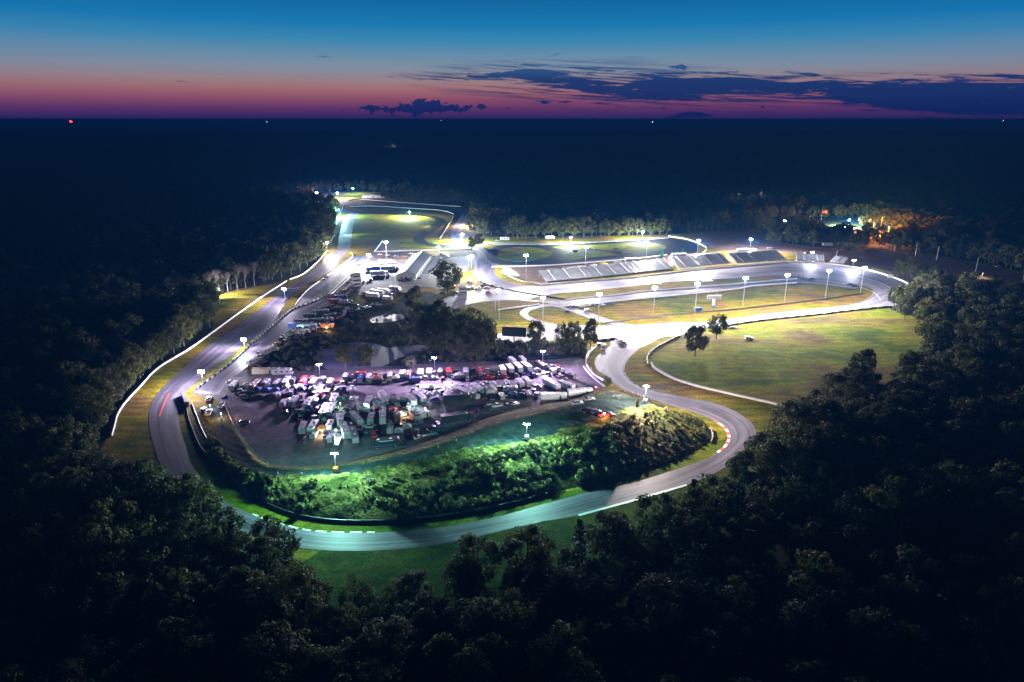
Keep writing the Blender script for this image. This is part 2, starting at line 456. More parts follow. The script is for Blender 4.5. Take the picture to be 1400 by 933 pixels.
def edge_dist(x, y, poly):
    best = 1e9
    for (ax, ay), (bx, by) in zip(poly, poly[1:] + poly[:1]):
        dx, dy = bx - ax, by - ay; t = max(0, min(1, ((x - ax) * dx + (y - ay) * dy) / (dx * dx + dy * dy + 1e-9)))
        best = min(best, math.hypot(x - ax - t * dx, y - ay - t * dy))
    return best

sheet('grass', CLEAR, M_GRASS, 0.02)
# field to the right of the circuit
sheet('field', [(936, 456), (990, 449), (1054, 440), (1117, 434), (1180, 427), (1214, 424), (1262, 441), (1266, 478), (1240, 515), (1165, 552), (1075, 556), (1000, 538), (950, 526), (922, 517), (906, 508), (890, 495), (893, 484), (915, 466)], M_GRASS2, 0.035)
# lush verge along the lower track
sheet('grass_verge', [(256, 590), (300, 640), (365, 692), (402, 706), (452, 714), (515, 716), (565, 713), (625, 705), (690, 692), (750, 677), (861, 654), (915, 636), (975, 606), (1000, 600), (985, 625), (960, 640), (861, 668), (753, 692), (636, 720), (514, 733), (440, 732), (400, 726), (345, 708), (300, 682), (263, 642)], M_LUSH, 0.035)
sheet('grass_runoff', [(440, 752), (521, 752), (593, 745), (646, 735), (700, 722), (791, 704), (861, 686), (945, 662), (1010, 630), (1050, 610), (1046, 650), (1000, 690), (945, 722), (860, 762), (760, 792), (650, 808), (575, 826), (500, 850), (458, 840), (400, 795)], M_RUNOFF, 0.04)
sheet('marsh', [(352, 500), (372, 478), (400, 458), (455, 428), (520, 421), (560, 405), (590, 400), (640, 430), (690, 462), (790, 470), (798, 490), (760, 494), (640, 497), (560, 501), (480, 508), (400, 512), (340, 512)], M_MARSH, 0.05)
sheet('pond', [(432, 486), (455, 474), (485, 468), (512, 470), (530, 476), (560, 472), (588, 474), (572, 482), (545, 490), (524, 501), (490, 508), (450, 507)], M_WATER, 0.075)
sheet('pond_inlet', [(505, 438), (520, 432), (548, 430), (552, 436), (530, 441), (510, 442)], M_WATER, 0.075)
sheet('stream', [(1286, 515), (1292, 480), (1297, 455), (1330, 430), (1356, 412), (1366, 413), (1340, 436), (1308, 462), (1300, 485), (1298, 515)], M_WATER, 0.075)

# paddock surfaces
sheet('paddock', [(300, 548), (262, 536), (300, 512), (345, 505), (400, 508), (480, 504), (560, 499), (640, 495), (760, 492), (794, 488), (800, 500), (808, 516), (826, 528), (802, 538), (785, 545), (744, 551), (710, 558), (667, 571), (624, 589), (560, 612), (510, 624), (471, 632), (429, 637), (396, 639), (364, 636), (351, 627), (334, 604), (319, 582)], M_LOT, 0.09)
sheet('upper_paddock', [(500, 352), (560, 345), (640, 346), (652, 352), (645, 366), (612, 384), (605, 398), (580, 392), (548, 404), (500, 403), (448, 410), (440, 412), (470, 388)], M_LOT2, 0.09)
strip('service_road', [(446, 405), (420, 416), (404, 423), (386, 432), (366, 454), (345, 472), (310, 500), (284, 522), (262, 537)], [(462, 409), (440, 420), (415, 437), (395, 453), (372, 470), (350, 492), (330, 508), (312, 520), (300, 540)], M_ASPH, 0.1)
sheet('dirt_lot', [(940, 322), (1010, 314), (1050, 327), (1110, 337), (1200, 343), (1310, 356), (1420, 385), (1420, 420), (1310, 400), (1245, 382), (1180, 362), (1110, 352), (1060, 345), (1000, 345), (975, 338)], M_DIRT, 0.045)
sheet('dirt_strip', [(515, 346), (640, 343), (640, 350), (585, 353), (515, 356)], M_DIRT, 0.11)
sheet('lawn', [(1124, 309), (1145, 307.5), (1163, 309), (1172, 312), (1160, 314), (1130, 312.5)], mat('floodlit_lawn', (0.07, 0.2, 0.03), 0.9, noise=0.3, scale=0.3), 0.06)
sheet('sandy_lot', [(1140, 314), (1180, 312), (1215, 320), (1222, 333), (1190, 331), (1150, 320)], M_DIRT, 0.05)

# road course: left straight, first bend, lower run, hairpin, back to the oval
strip('race_track', [(478, 290), (472, 297), (467, 310), (463, 325), (461, 338), (450, 347), (428, 368.6), (394.6, 394), (358.6, 420), (326, 446), (284, 473), (254, 501), (229, 524), (212, 543), (204, 565), (205, 588), (212, 615), (224, 646), (255, 690), (310, 722), (380, 745), (450, 753), (521, 753), (593, 746), (646, 736), (700, 723), (753, 712), (791, 706), (861, 687), (939, 664), (990, 640), (1016, 618), (1033, 600), (1034, 589), (1025, 576), (1000, 560), (968, 549), (930, 543), (886, 532.6), (870, 526), (859, 517.6), (854, 508), (855, 498), (864, 486), (878, 474), (894, 464), (910, 459), (936, 455)],
      [(492, 291), (486, 299), (483, 310), (480.6, 325), (480, 338), (474, 347), (455, 368.6), (411, 394), (388, 418), (371, 446), (337, 470), (315, 487), (287, 507), (268, 525), (250, 540), (244.5, 565), (247, 588), (254, 610), (263.5, 638), (300, 680), (345, 704), (400, 722), (440, 728), (512, 729), (575, 725), (636, 716), (700, 702), (753, 687), (807, 673), (861, 662), (907, 648), (950, 634), (973, 625), (981, 619), (993, 608), (996, 595), (989, 584), (977, 576), (951, 565), (924, 557), (892, 547), (870, 541), (850, 533), (834, 520), (824, 510), (820, 498), (823, 485), (834, 472), (836, 462), (838, 452)], M_ASPH, 0.10)
# junction with the oval
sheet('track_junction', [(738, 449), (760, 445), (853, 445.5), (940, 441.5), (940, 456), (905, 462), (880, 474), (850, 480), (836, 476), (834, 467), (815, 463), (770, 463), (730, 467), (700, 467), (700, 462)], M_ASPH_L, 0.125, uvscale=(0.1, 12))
sheet('track_runoff', [(813, 498), (818, 486), (836, 474), (842, 474), (828, 490), (824, 500), (828, 512), (818, 508)], M_ASPH, 0.115, uvscale=(1.2, 12))
# oval
OV_OUT = [(742, 391), (800, 386), (872, 380), (927, 373), (1000, 366), (1076, 360), (1117, 361), (1164, 367), (1199, 374), (1227, 383), (1243, 391), (1246, 402), (1236, 412), (1218, 419.5), (1180, 423), (1117, 430), (1054, 436.5), (991, 445), (940, 451), (850, 456), (770, 464), (700, 469), (640, 468), (590, 458), (566, 440), (572, 424), (600, 412), (621, 403.5), (643, 398.6), (664, 396), (700, 394)]
OV_IN = [(760, 402), (788, 399.5), (837, 395), (891, 388.5), (946, 384), (1000, 381), (1054, 378), (1090, 378.5), (1149, 386), (1180, 391), (1191, 395), (1193, 402), (1184, 410), (1174, 414.5), (1149, 419), (1086, 425.5), (1023, 433), (991, 438), (940, 442), (853, 446), (765, 449), (700, 456), (650, 455), (615, 448), (600, 438), (610, 428), (634, 419), (643, 416), (660, 413), (686, 411), (719, 409)]
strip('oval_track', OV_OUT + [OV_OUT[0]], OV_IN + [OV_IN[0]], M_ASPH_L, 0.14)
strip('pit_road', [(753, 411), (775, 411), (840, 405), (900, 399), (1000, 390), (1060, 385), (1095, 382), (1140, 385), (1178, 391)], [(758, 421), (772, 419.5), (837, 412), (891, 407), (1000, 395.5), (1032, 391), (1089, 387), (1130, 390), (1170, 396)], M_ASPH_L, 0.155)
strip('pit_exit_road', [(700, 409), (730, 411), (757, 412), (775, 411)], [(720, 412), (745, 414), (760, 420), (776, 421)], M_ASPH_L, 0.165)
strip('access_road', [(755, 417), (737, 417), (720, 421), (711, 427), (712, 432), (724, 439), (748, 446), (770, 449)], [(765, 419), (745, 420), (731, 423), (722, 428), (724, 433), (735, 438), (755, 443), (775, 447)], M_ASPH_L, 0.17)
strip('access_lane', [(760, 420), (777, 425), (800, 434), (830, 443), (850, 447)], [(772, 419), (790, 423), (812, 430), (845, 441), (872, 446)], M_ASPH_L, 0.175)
# road-course link at the oval's upper left, kart loops
strip('link_road', [(640, 336), (652, 345), (648, 360), (652, 376), (668, 388), (700, 395), (742, 398)], [(660, 338), (672, 347), (682, 358), (676, 372), (690, 384), (720, 391), (748, 393)], M_ASPH, 0.13)
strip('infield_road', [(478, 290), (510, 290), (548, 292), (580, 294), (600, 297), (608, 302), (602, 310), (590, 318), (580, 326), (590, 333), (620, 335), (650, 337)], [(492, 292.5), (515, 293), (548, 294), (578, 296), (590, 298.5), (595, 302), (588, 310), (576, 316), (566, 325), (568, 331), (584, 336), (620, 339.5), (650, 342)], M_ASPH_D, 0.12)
strip('return_road', [(490, 276), (544, 279), (600, 283), (632, 285), (642, 290), (636, 304), (630, 318), (634, 332)], [(490, 281), (548, 283), (600, 287), (622, 290), (630, 294), (624, 304), (616, 318), (620, 334)], M_ASPH_L, 0.115)
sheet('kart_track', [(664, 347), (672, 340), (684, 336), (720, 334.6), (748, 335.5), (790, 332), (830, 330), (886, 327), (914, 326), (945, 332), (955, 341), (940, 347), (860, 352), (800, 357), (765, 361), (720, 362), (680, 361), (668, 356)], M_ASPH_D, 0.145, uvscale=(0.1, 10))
ISL = [[(680, 348.6), (684, 342), (708, 338), (735, 339.5), (752, 344), (755, 348.6), (745, 354), (713, 358.6), (690, 357), (681, 353)],
       [(772, 350), (790, 344), (815, 343), (848, 348.5), (835, 350), (800, 353), (785, 355)],
       [(755, 338), (780, 336.5), (815, 335), (860, 332.5), (886, 332.5), (908, 336), (908, 341), (885, 345), (857, 346.5), (830, 343), (800, 340), (775, 342)]]
for q in ISL: sheet('grass_island', q, M_GRASS2, 0.16)
sheet('spectator_apron', [(700, 366), (820, 355), (905, 350), (925, 352), (930, 358), (910, 366), (860, 372), (745, 390), (720, 384)], M_DIRT, 0.06)
strip('back_road', [(652, 331.5), (760, 332), (820, 330), (914, 323.5)], [(652, 334.5), (760, 334.5), (820, 332), (914, 325.5)], M_ASPH_L, 0.15)
strip('pit_lane', [(481, 350), (450, 375), (420, 399), (404, 419), (398, 424)], [(504, 352), (480, 374), (446, 405), (410, 421), (398, 428)], M_ASPH_L, 0.12)
strip('far_road', [(655, 284), (700, 285), (740, 286)], [(655, 286), (700, 287), (740, 287.5)], M_ASPH_L, 0.1)
strip('country_road', [(900, 291), (1060, 293.5), (1180, 297), (1320, 303)], [(900, 292.5), (1060, 295), (1180, 298.8), (1320, 305)], M_ASPH_L, 0.1)
sheet('concrete_slab', [(686, 367), (697, 366), (711, 377), (706, 378.5), (691, 374)], M_CONC, 0.165, smooth=False)
sheet('concrete_pad', [(955, 381.5), (970, 380.5), (976, 385), (960, 386)], M_CONC, 0.165, smooth=False)

# painted lines and kerbs
ribbon('painted_line', [(791, 705), (861, 686), (939, 663.5)], 1.1, M_WHITE, 0.115)
ribbon('painted_line', [(1095, 381), (1150, 387.5), (1190, 398), (1204, 410)], 0.5, M_WHITE, 0.185)
ribbon('painted_line', [(1076, 369), (1117, 370), (1164, 376), (1210, 390), (1222, 402)], 0.5, M_WHITE, 0.18)
ribbon('painted_line', [(391, 395), (410, 394)], 1.0, M_WHITE, 0.12)
ribbon('painted_line', [(870, 384), (905, 389)], 1.2, M_WHITE, 0.18)
ribbon('painted_line', [(218, 570), (228, 545), (232, 538)], 0.7, M_RED, 0.115)
ribbon('painted_line', [(504, 353), (475, 378), (447, 404)], 0.7, M_WHITE, 0.16)
kerb('kerb', [(345, 703.5), (400, 721), (440, 727), (512, 728.3)], 0.7, 0.05, [M_WHITE, M_WHITE, None], 1.6)
kerb('kerb', [(981, 619), (993.5, 608), (996.5, 595), (989, 583.5), (977, 575.5)], 1.1, 0.06, [M_WHITE, M_RED], 2.2)
kerb('kerb', [(853, 508), (858, 517), (869, 526), (886, 533), (911, 540)], 0.8, 0.05, [M_WHITE, M_WHITE, None], 2.2)

# ---------------------------------------------------------------- the spectator bank inside the lower bend
# cross sections: paddock edge, inner crest, brow, foot (image points with height above ground)
RIDGE = [((306, 552), (303, 553), (284, 556), (262, 566), 0.2), ((319, 579), (316, 580), (296, 590), (268, 598), 1.0), ((334, 601), (331, 603), (308, 616), (283, 624), 2.0),
         ((351, 624), (347, 627), (328, 636), (305, 648), 3.0), ((372, 635), (368, 639), (352, 646), (332, 670), 4.0), ((396, 637), (394, 641), (385, 650), (364, 690), 5.0),
         ((430, 636), (430, 641), (430, 650), (402, 704), 6.0), ((471, 631), (472, 636), (475, 648), (452, 712.5), 6.0), ((510, 623), (512, 629), (515, 642), (515, 714), 6.0),
         ((560, 611), (563, 618), (570, 633), (570, 711), 6.0), ((624, 588), (627, 597), (627, 617), (627, 704), 6.2), ((667, 571), (671, 581), (680, 611), (690, 691), 6.5),
         ((710, 558), (714, 569), (725, 603), (750, 676), 7.0), ((744, 551), (750, 560), (770, 591), (807, 664), 7.5), ((785, 545), (792, 551), (815, 578), (861, 653), 8.0),
         ((802, 538), (812, 542), (858, 564), (915, 636), 8.0), ((824, 530), (836, 535), (884, 557), (952, 618), 7.5), ((845, 535), (858, 541), (898, 555), (972, 604), 6.5),
         ((862, 541), (874, 546), (912, 561), (972, 588), 5.0), ((880, 547), (890, 551), (918, 562), (955, 573), 3.0), ((905, 553), (910, 556), (922, 561), (935, 566), 0.3)]
def build_ridge():
    rows = []
    secs = [(G(*a), G(*b, h), G(*c, h), G(*d)) for a, b, c, d, h in RIDGE]
    cols = [catmull([s[i] for s in secs], 1e9) for i in range(4)]
    NS = 220
    C = [resample(catmull([s[i] for s in secs], 3.0), NS)[0] for i in range(4)]
    vs = []; NT = 34; PJ = []
    for k in range(NS):
        a, b, c, d = (C[i][k] for i in range(4))
        mid = b.lerp(c, 0.5); mid.z -= 0.25 * min(1, b.z / 4)
        prof = catmull([a, b, mid, c, c.lerp(d, 0.5) + Vector((0, 0, 0.12 * c.z)), d], 2.0)
        r, LL = resample(prof, NT)
        w1 = (b - a).length; w2 = w1 + (mid - b).length + (c - mid).length; PJ.append((int(w1 / LL * (NT - 1)) + 1, int(w2 / LL * (NT - 1))))
        for j, p in enumerate(r):
            n = 0.0
            if 2 < j < NT - 2: n = 0.22 * math.sin(k * .7 + j * 1.3) + 0.18 * math.sin(k * 1.9 - j * .8) + random.uniform(-.12, .12)
            t = j / (NT - 1); n *= 0.3 if t < .5 else 1.0
            z = p.z + n * min(1, c.z / 3)
            if j in (0, NT - 1): z = -0.25
            vs.append((p.x, p.y, max(z, 0.045) if 0 < j < NT - 1 else z))
    fs = []
    for k in range(NS - 1):
        for j in range(NT - 1):
            a = k * NT + j; fs.append((a, a + 1, a + NT + 1, a + NT))
    me = bpy.data.meshes.new('embankment'); me.from_pydata(vs, [], fs); me.materials.append(M_RIDGE); me.materials.append(M_PATH); me.update()
    for i, p in enumerate(me.polygons):
        p.material_index = 1 if PJ[i // (NT - 1)][0] <= i % (NT - 1) < PJ[i // (NT - 1)][1] else 0
    if sum(p.normal.z for p in me.polygons) < 0: me.flip_normals()
    for p in me.polygons: p.use_smooth = True
    tag(link('embankment', me), kind='structure')
    return BVHTree.FromPolygons([Vector(v) for v in vs], fs), C
BVH, RC = build_ridge()
def ground_z(x, y):
    h = BVH.ray_cast(Vector((x, y, 60)), Vector((0, 0, -1)))
    return max(h[0].z, 0) if h[0] else 0.0
def A(u, v, z=0.1):
    """point of the modelled ground seen at image (u, v)"""
    h = BVH.ray_cast(CAM, ray(u, v))
    if h[0] and h[0].z > 0.1: return h[0].copy()
    g = G(u, v); g.z = z if h[0] is None else z
    return g

# ---------------------------------------------------------------- trees
def tree_mesh(seed, H=17.0, R=6.0, leaf=0.5, n=2600, lobes=34, trunkh=0.2, m=None, low=0.10, narrow=1.0):
    rnd = random.Random(seed); m = m or M_LEAF
    tb = MB(); th = H * trunkh
    tb.tube((0, 0, -0.3), (0, 0, th), H * .022, H * .016, M_BARK, 7)
    tb.tube((0, 0, th), (rnd.uniform(-.4, .4), rnd.uniform(-.4, .4), H * .8), H * .016, H * .004, M_BARK, 6)
    cb = MB(); cz = H * (low + (1 - low) / 2); hz = H * (1 - low) / 2
    L = []
    for i in range(lobes):
        while True:
            x, y, z = (rnd.uniform(-1, 1) for _ in range(3)); q = x * x + y * y + z * z
            if 0.15 < q < 1: break
        k = 0.80 / max(q ** .5, .55)
        if rnd.random() < .75: x, y, z = x * k, y * k, z * k
        w = 1 - 0.25 * max(0, z) ** 2
        c = Vector((x * R * w * narrow, y * R * w * narrow, cz + z * hz * 0.88)); r = R * rnd.uniform(.20, .36)
        L.append((c, r))
        if i % 3 == 0: tb.tube((0, 0, min(c.z * .8, H * .7) * rnd.uniform(.6, .9)), c, H * .007, H * .002, M_BARK, 4, False)
    per = n // lobes; mi = cb.mi(m)
    for c, r in L:
        sq = rnd.uniform(.65, .95)
        for _ in range(per):
            d = Vector((rnd.gauss(0, 1), rnd.gauss(0, 1), rnd.gauss(0.25, 1))); d.normalize()
            p = c + Vector((d.x * r, d.y * r, d.z * r * sq)) * rnd.uniform(.72, 1.12)
            nn = (d + Vector((rnd.gauss(0, .5), rnd.gauss(0, .5), rnd.gauss(.2, .5)))).normalized()
            a = nn.cross(Vector((rnd.gauss(0, 1), rnd.gauss(0, 1), rnd.gauss(0, 1)))).normalized(); b = nn.cross(a)
            s = leaf * rnd.uniform(.55, 1.25); k = len(cb.v)
            cb.v += [tuple(p - a * s), tuple(p + b * s * .6), tuple(p + a * s), tuple(p - b * s * .7)]
            cb.f.append((k, k + 1, k + 2, k + 3)); cb.m.append(mi)
    return tb, cb

def pine_mesh(seed, H=16.0, R=3.4, n=1500, leaf=.45, m=None):
    rnd = random.Random(seed); tb = MB(); cb = MB(); m = m or M_NEEDLE
    tb.tube((0, 0, -.3), (0, 0, H * .97), H * .016, .04, M_BARK, 6)
    mi = cb.mi(m); tiers = 15
    for t in range(tiers):
        f = t / (tiers - 1); z = H * (.12 + .86 * f); r = R * (1 - f) ** .8 + .25
        for b in range(9):
            a = rnd.uniform(0, 2 * PI); rr = r * rnd.uniform(.7, 1.1)
            for _ in range(max(3, n // (tiers * 9))):
                q = rnd.uniform(.15, 1); p = Vector((math.cos(a) * rr * q + rnd.gauss(0, .2), math.sin(a) * rr * q + rnd.gauss(0, .2), z - q * rr * .35 + rnd.gauss(0, .15)))
                nn = Vector((rnd.gauss(0, .6), rnd.gauss(0, .6), 1)).normalized(); aa = nn.cross(Vector((rnd.gauss(0, 1), rnd.gauss(0, 1), 0.1))).normalized(); bb = nn.cross(aa)
                s = leaf * rnd.uniform(.6, 1.2); k = len(cb.v)
                cb.v += [tuple(p - aa * s), tuple(p + bb * s * .6), tuple(p + aa * s), tuple(p - bb * s * .6)]; cb.f.append((k, k + 1, k + 2, k + 3)); cb.m.append(mi)
    return tb, cb

def bare_mesh(seed, H=13.0):
    rnd = random.Random(seed); tb = MB(); cb = MB()
    tb.tube((0, 0, -.3), (0, 0, H * .35), .28, .2, M_PALEBARK, 7)
    def grow(p, d, l, r, k):
        q = p + d * l; cb.tube(p, q, r, r * .65, M_PALEBARK, 4, False)
        if k == 0: return
        for _ in range(3 if k > 1 else 3):
            dd = (d + Vector((rnd.gauss(0, .45), rnd.gauss(0, .45), rnd.gauss(.12, .25)))).normalized(); grow(q, dd, l * rnd.uniform(.62, .85), r * .62, k - 1)
    for _ in range(4): grow(Vector((0, 0, H * .33)), Vector((rnd.gauss(0, .35), rnd.gauss(0, .35), 1)).normalized(), H * .2, .15, 4)
    return tb, cb

def bush_mesh(seed, R=1.6, n=420, leaf=.26, m=None):
    rnd = random.Random(seed); cb = MB(); m = m or M_BUSH; mi = cb.mi(m)
    for i in range(9):
        a = rnd.uniform(0, 2 * PI); q = rnd.uniform(0, .75) * R; c = Vector((math.cos(a) * q, math.sin(a) * q, R * rnd.uniform(.3, .95))); r = R * rnd.uniform(.28, .5)
        for _ in range(n // 9):
            d = Vector((rnd.gauss(0, 1), rnd.gauss(0, 1), rnd.gauss(.4, 1))).normalized(); p = c + d * r * rnd.uniform(.7, 1.1); p.z = max(p.z, .03)
            nn = (d + Vector((rnd.gauss(0, .6), rnd.gauss(0, .6), .3))).normalized(); aa = nn.cross(Vector((rnd.gauss(0, 1), rnd.gauss(0, 1), .1))).normalized(); bb = nn.cross(aa)
            s = leaf * rnd.uniform(.6, 1.3); k = len(cb.v)
            cb.v += [tuple(p - aa * s), tuple(p + bb * s * .6), tuple(p + aa * s), tuple(p - bb * s * .6)]; cb.f.append((k, k + 1, k + 2, k + 3)); cb.m.append(mi)
    return cb

PROTO = []      # (trunk mesh, crown mesh, nominal height)
specs = [(1, 17, 6.2, M_LEAF, 1.0), (2, 19, 6.8, M_LEAF, 1.0), (3, 15, 5.6, M_LEAF2, 1.0), (4, 18, 5.2, M_LEAF, .9), (5, 16, 6.6, M_LEAF2, 1.0)]
for s, h, r, m, nr in specs:
    t, c = tree_mesh(s, h, r, .42, 4200, 46, m=m, narrow=nr); PROTO.append((t.mesh('trunk'), c.mesh('crown'), h))
PINE = []
for s in (21, 22):
    t, c = pine_mesh(s); PINE.append((t.mesh('trunk'), c.mesh('crown'), 16.0))
BARE = []
for s in (31, 32):
    t, c = bare_mesh(s); BARE.append((t.mesh('trunk'), c.mesh('branches'), 13.0))

def place_tree(proto, p, h, name, label, cat, group=None, wide=1.0, rz=None):
    r = empty(name, (p[0], p[1], p[2] if len(p) > 2 else 0), random.uniform(0, 6.28) if rz is None else rz); s = h / proto[2]; r.scale = (s * wide, s * wide, s)
    link('trunk', proto[0], r); link(proto[1].name.split('.')[0], proto[1], r)
    return tag(r, label, cat, group)

TAKEN = []
def tree_at(u, v, vtop, label, group=None, protos=None, wide=1.0, name='broadleaf_tree', cat='tree'):
    p = A(u, v, 0.0); p.z = max(0, p.z - .05); h = height_at(p, vtop); TAKEN.append((p.x, p.y))
    return place_tree(random.choice(protos or PROTO), p, h, name, label, cat, group, wide)

tree_at(950, 487, 443, 'nearer of two lone trees on the grass field below the oval')
tree_at(979, 463, 427, 'farther lone tree, beside a long shadow on the grass field')
for i, (u, v, t) in enumerate([(733, 480, 436), (768, 479, 440), (785, 478, 436), (807, 482, 433)]):
    tree_at(u, v, t, f'{ORD[i]} tree from the left in the dark row right of the black billboard', 'dark trees beside the billboard', wide=.75)
tree_at(612, 402, 354, 'large broad tree left of the bright double lamp by the oval', wide=1.15)
tree_at(567, 434, 388, 'round dark tree left of the oval, in front of the paddock garage', wide=1.0)
for i, (u, v, t, w) in enumerate([(580, 452, 412, 1), (597, 462, 405, 1.1), (618, 470, 416, 1.1), (637, 474, 418, 1.1), (655, 478, 420, 1.1), (630, 490, 436, 1.0), (606, 484, 432, 1.1), (668, 488, 440, .9), (652, 494, 446, .9), (585, 474, 430, 1)]):
    tree_at(u, v, t, f'{ORD[i]} tree of the dark clump between the pond and the billboard', 'dark clump of trees by the pond', wide=w)
tree_at(830, 531, 512, 'small dark tree at the paddock corner beside the track', wide=.8)
tree_at(871, 562, 544, 'small tree on top of the spectator bank below the track lamp', wide=.5)
tree_at(472, 506, 468, 'leafy tree standing in the pond between two paddock lamps', wide=1.1)
tree_at(500, 500, 470, 'leafy tree at the right-hand edge of the pond', wide=1.1)
tree_at(561, 505, 486, 'low tree between the bright pond and the paddock row', wide=1.2)
# conifers by the press box
gm = leaf_mat('bright_spruce_needle', (0.02, 0.10, 0.03), (0.05, 0.2, 0.07), .1)
t_, c_ = pine_mesh(41, 10, 3.4, 1600, .35, gm); SPR = [(t_.mesh('trunk'), c_.mesh('crown'), 10.0)]
tree_at(903.5, 359, 339.5, 'taller bright green conifer between the two grandstands', protos=SPR, name='conifer_tree', wide=1.0)
tree_at(932.5, 351, 339, 'smaller bright green conifer behind the white press box', protos=SPR, name='conifer_tree', wide=1.1)
# lit trees at the right end of the oval
for i, (u, v, t, w) in enumerate([(1228, 378, 352, 1), (1240, 382, 350, 1), (1253, 388, 360, 1.1), (1268, 395, 362, 1.1), (1281, 402, 366, 1), (1262, 406, 372, 1.1), (1280, 420, 378, 1.1), (1222, 421, 390, .9), (1236, 424, 386, 1.1), (1250, 430, 392, 1), (1266, 432, 398, 1), (1236, 437, 405, .9), (1284, 436, 396, 1)]):
    tree_at(u, v, t, f'{ORD[i]} tree of the lit clump at the right-hand end of the oval', 'lit trees at the end of the oval', wide=w)
# trees in the lower right corner of the field
for i, (u, v, t) in enumerate([(1172, 533, 471), (1160, 546, 500), (1136, 556, 508), (1150, 575, 522), (1188, 548, 508), (1112, 572, 530), (1095, 596, 540), (1078, 616, 545), (1120, 606, 540), (1058, 640, 575), (1040, 655, 590), (1010, 676, 612)]):
    tree_at(u, v, t, f'{ORD[i]} tree in the dark edge below the field, counted from the tall one', 'trees edging the field', wide=1.0)
# left edge behind the white wall
k = 0
for (u, v, t) in [(252, 474, 425), (238, 484, 440), (222, 494, 455), (206, 505, 462), (192, 518, 470), (178, 530, 475), (168, 543, 492), (152, 556, 505), (140, 575, 508), (130, 596, 525), (274, 452, 398), (262, 462, 410), (284, 438, 385), (268, 436, 380), (250, 452, 400)]:
    k += 1; tree_at(u, v, t, f'{ORD[k-1]} tree of the dim line behind the white wall left of the track', 'trees behind the left wall')
for i, (u, v, t) in enumerate([(372, 383, 342), (385, 380, 332), (398, 376, 330), (410, 371, 328), (420, 365, 326), (432, 357, 325), (436, 348, 318), (360, 385, 345), (443, 330, 290), (450, 318, 288), (446, 342, 312)]):
    tree_at(u, v, t, f'{ORD[i]} tree in the lit wood above the left end of the wall', 'lit wood beside the left straight')
for i, (u, v, t) in enumerate([(325, 397, 358), (336, 394, 362), (348, 391, 356), (300, 404, 366), (312, 400, 370)]):
    tree_at(u, v, t, f'{ORD[i]} leafless pale tree above the floodlit yellow grass', 'leafless trees by the yellow grass', protos=BARE, name='bare_tree')
tree_at(288, 428, 385, 'tall dark conifer at the left corner of the yellow grass', protos=PINE, name='pine_tree', wide=1.5)
tree_at(280, 418, 376, 'dark conifer just behind the tall one by the yellow grass', protos=PINE, name='pine_tree', wide=1.4)
# row beyond the upper straight and beyond the kart loops
for i in range(14):
    u = 524 + i * 8.6; tree_at(u, 274 + i * .55, 258 + random.uniform(-2, 2), f'{ORD[i]} tree from the left in the thin row beyond the upper straight', 'thin tree row beyond the upper straight', wide=.8)
for i in range(17):
    u = 705 + i * 13 + random.uniform(-3, 3); tree_at(u, 327 - i * .35, 297 + random.uniform(-5, 6), f'{ORD[i]} tree from the left in the grey row beyond the kart loops', 'grey tree row beyond the kart loops', wide=1.1)
for i in range(11):
    u = 942 + i * 8; tree_at(u, 319 - i * .3, 300 + random.uniform(-2, 3), f'{ORD[i]} tree from the left in the even row beyond the dirt lot', 'even tree row beyond the dirt lot', protos=PINE, name='pine_tree', wide=1.2)
for i in range(16):
    u = 1050 + i * 8 + random.uniform(-2, 2); tree_at(u, 333 + i * .3, 316 + random.uniform(-3, 4), f'{ORD[i]} low tree from the left between dirt lot and barn', 'low trees between dirt lot and buildings')
for i, (u, v, t) in enumerate([(1178, 309, 294), (1188, 308, 292), (1200, 309, 293), (1212, 311, 297), (1222, 315, 300), (1207, 308, 290)]):
    tree_at(u, v, t, f'{ORD[i]} tree glowing orange around the distant house', 'orange lit trees round the house')
# dark tree mass in front of the upper right corner of the loop
for i, (u, v, t) in enumerate([(650, 322, 290), (660, 326, 296), (672, 322, 298), (655, 338, 318), (645, 344, 322), (652, 305, 278)]):
    tree_at(u, v, t, f'{ORD[i]} dark tree right of the return road above the kart loops', 'dark trees by the return road')

# ---- forest: jittered points outside the clearing
pts = []
def frustum(x, y, m=1.08):
    return y > 20 and abs(x) < (y * math.cos(PITCH) + 30) * 0.75 * m + 25
def try_pt(x, y, sep):
    if inpoly(x, y, CW): return False
    if y < 2200:
        for c in CW2:
            if inpoly(x, y, c): return False
    return True
near = []; far1 = []; far2 = []
y = 62.0
while y < 2300:
    sp = 7.7 if y < 420 else (10.0 if y < 900 else 13.0)
    x = -(y * .80 + 60)
    while x < y * .80 + 60:
        X = x + random.uniform(-.42, .42) * sp; Y = y + random.uniform(-.42, .42) * sp
        x += sp
        if not frustum(X, Y) or not try_pt(X, Y, sp): continue
        if Y < 1100 and any((X - a) ** 2 + (Y - b) ** 2 < 36 for a, b in TAKEN): continue
        near.append((X, Y))
    y += sp
near.sort(key=lambda p: p[0] ** 2 + p[1] ** 2)
def proj_ok(p):
    u, v = P((p[0], p[1], 14)); return -30 < u < 1430 and v < 985
vis = [p for p in near if proj_ok(p)]
near = [p for p in near if proj_ok(p) or p[1] > 200]
IND = 150
ind = vis[:IND]; indset = set(ind)
for (x, y) in ind:
    u, v = P((x, y, 12))
    zone = 'bottom left' if u < 470 else ('bottom centre' if u < 930 else 'bottom right')
    hh = random.uniform(11, 20.5)
    if edge_dist(x, y, CW) < 22: hh = min(hh, random.uniform(11, 14.5)) if u > 400 or u < 190 else random.uniform(17.5, 21)
    place_tree(random.choice(PROTO), (x, y, 0), hh, 'forest_tree', f'leafy tree in the dark unlit wood at the {zone} of the photo', 'tree', f'trees of the dark wood, {zone}')
rest = [p for p in near if p not in indset]
y = 2300.0
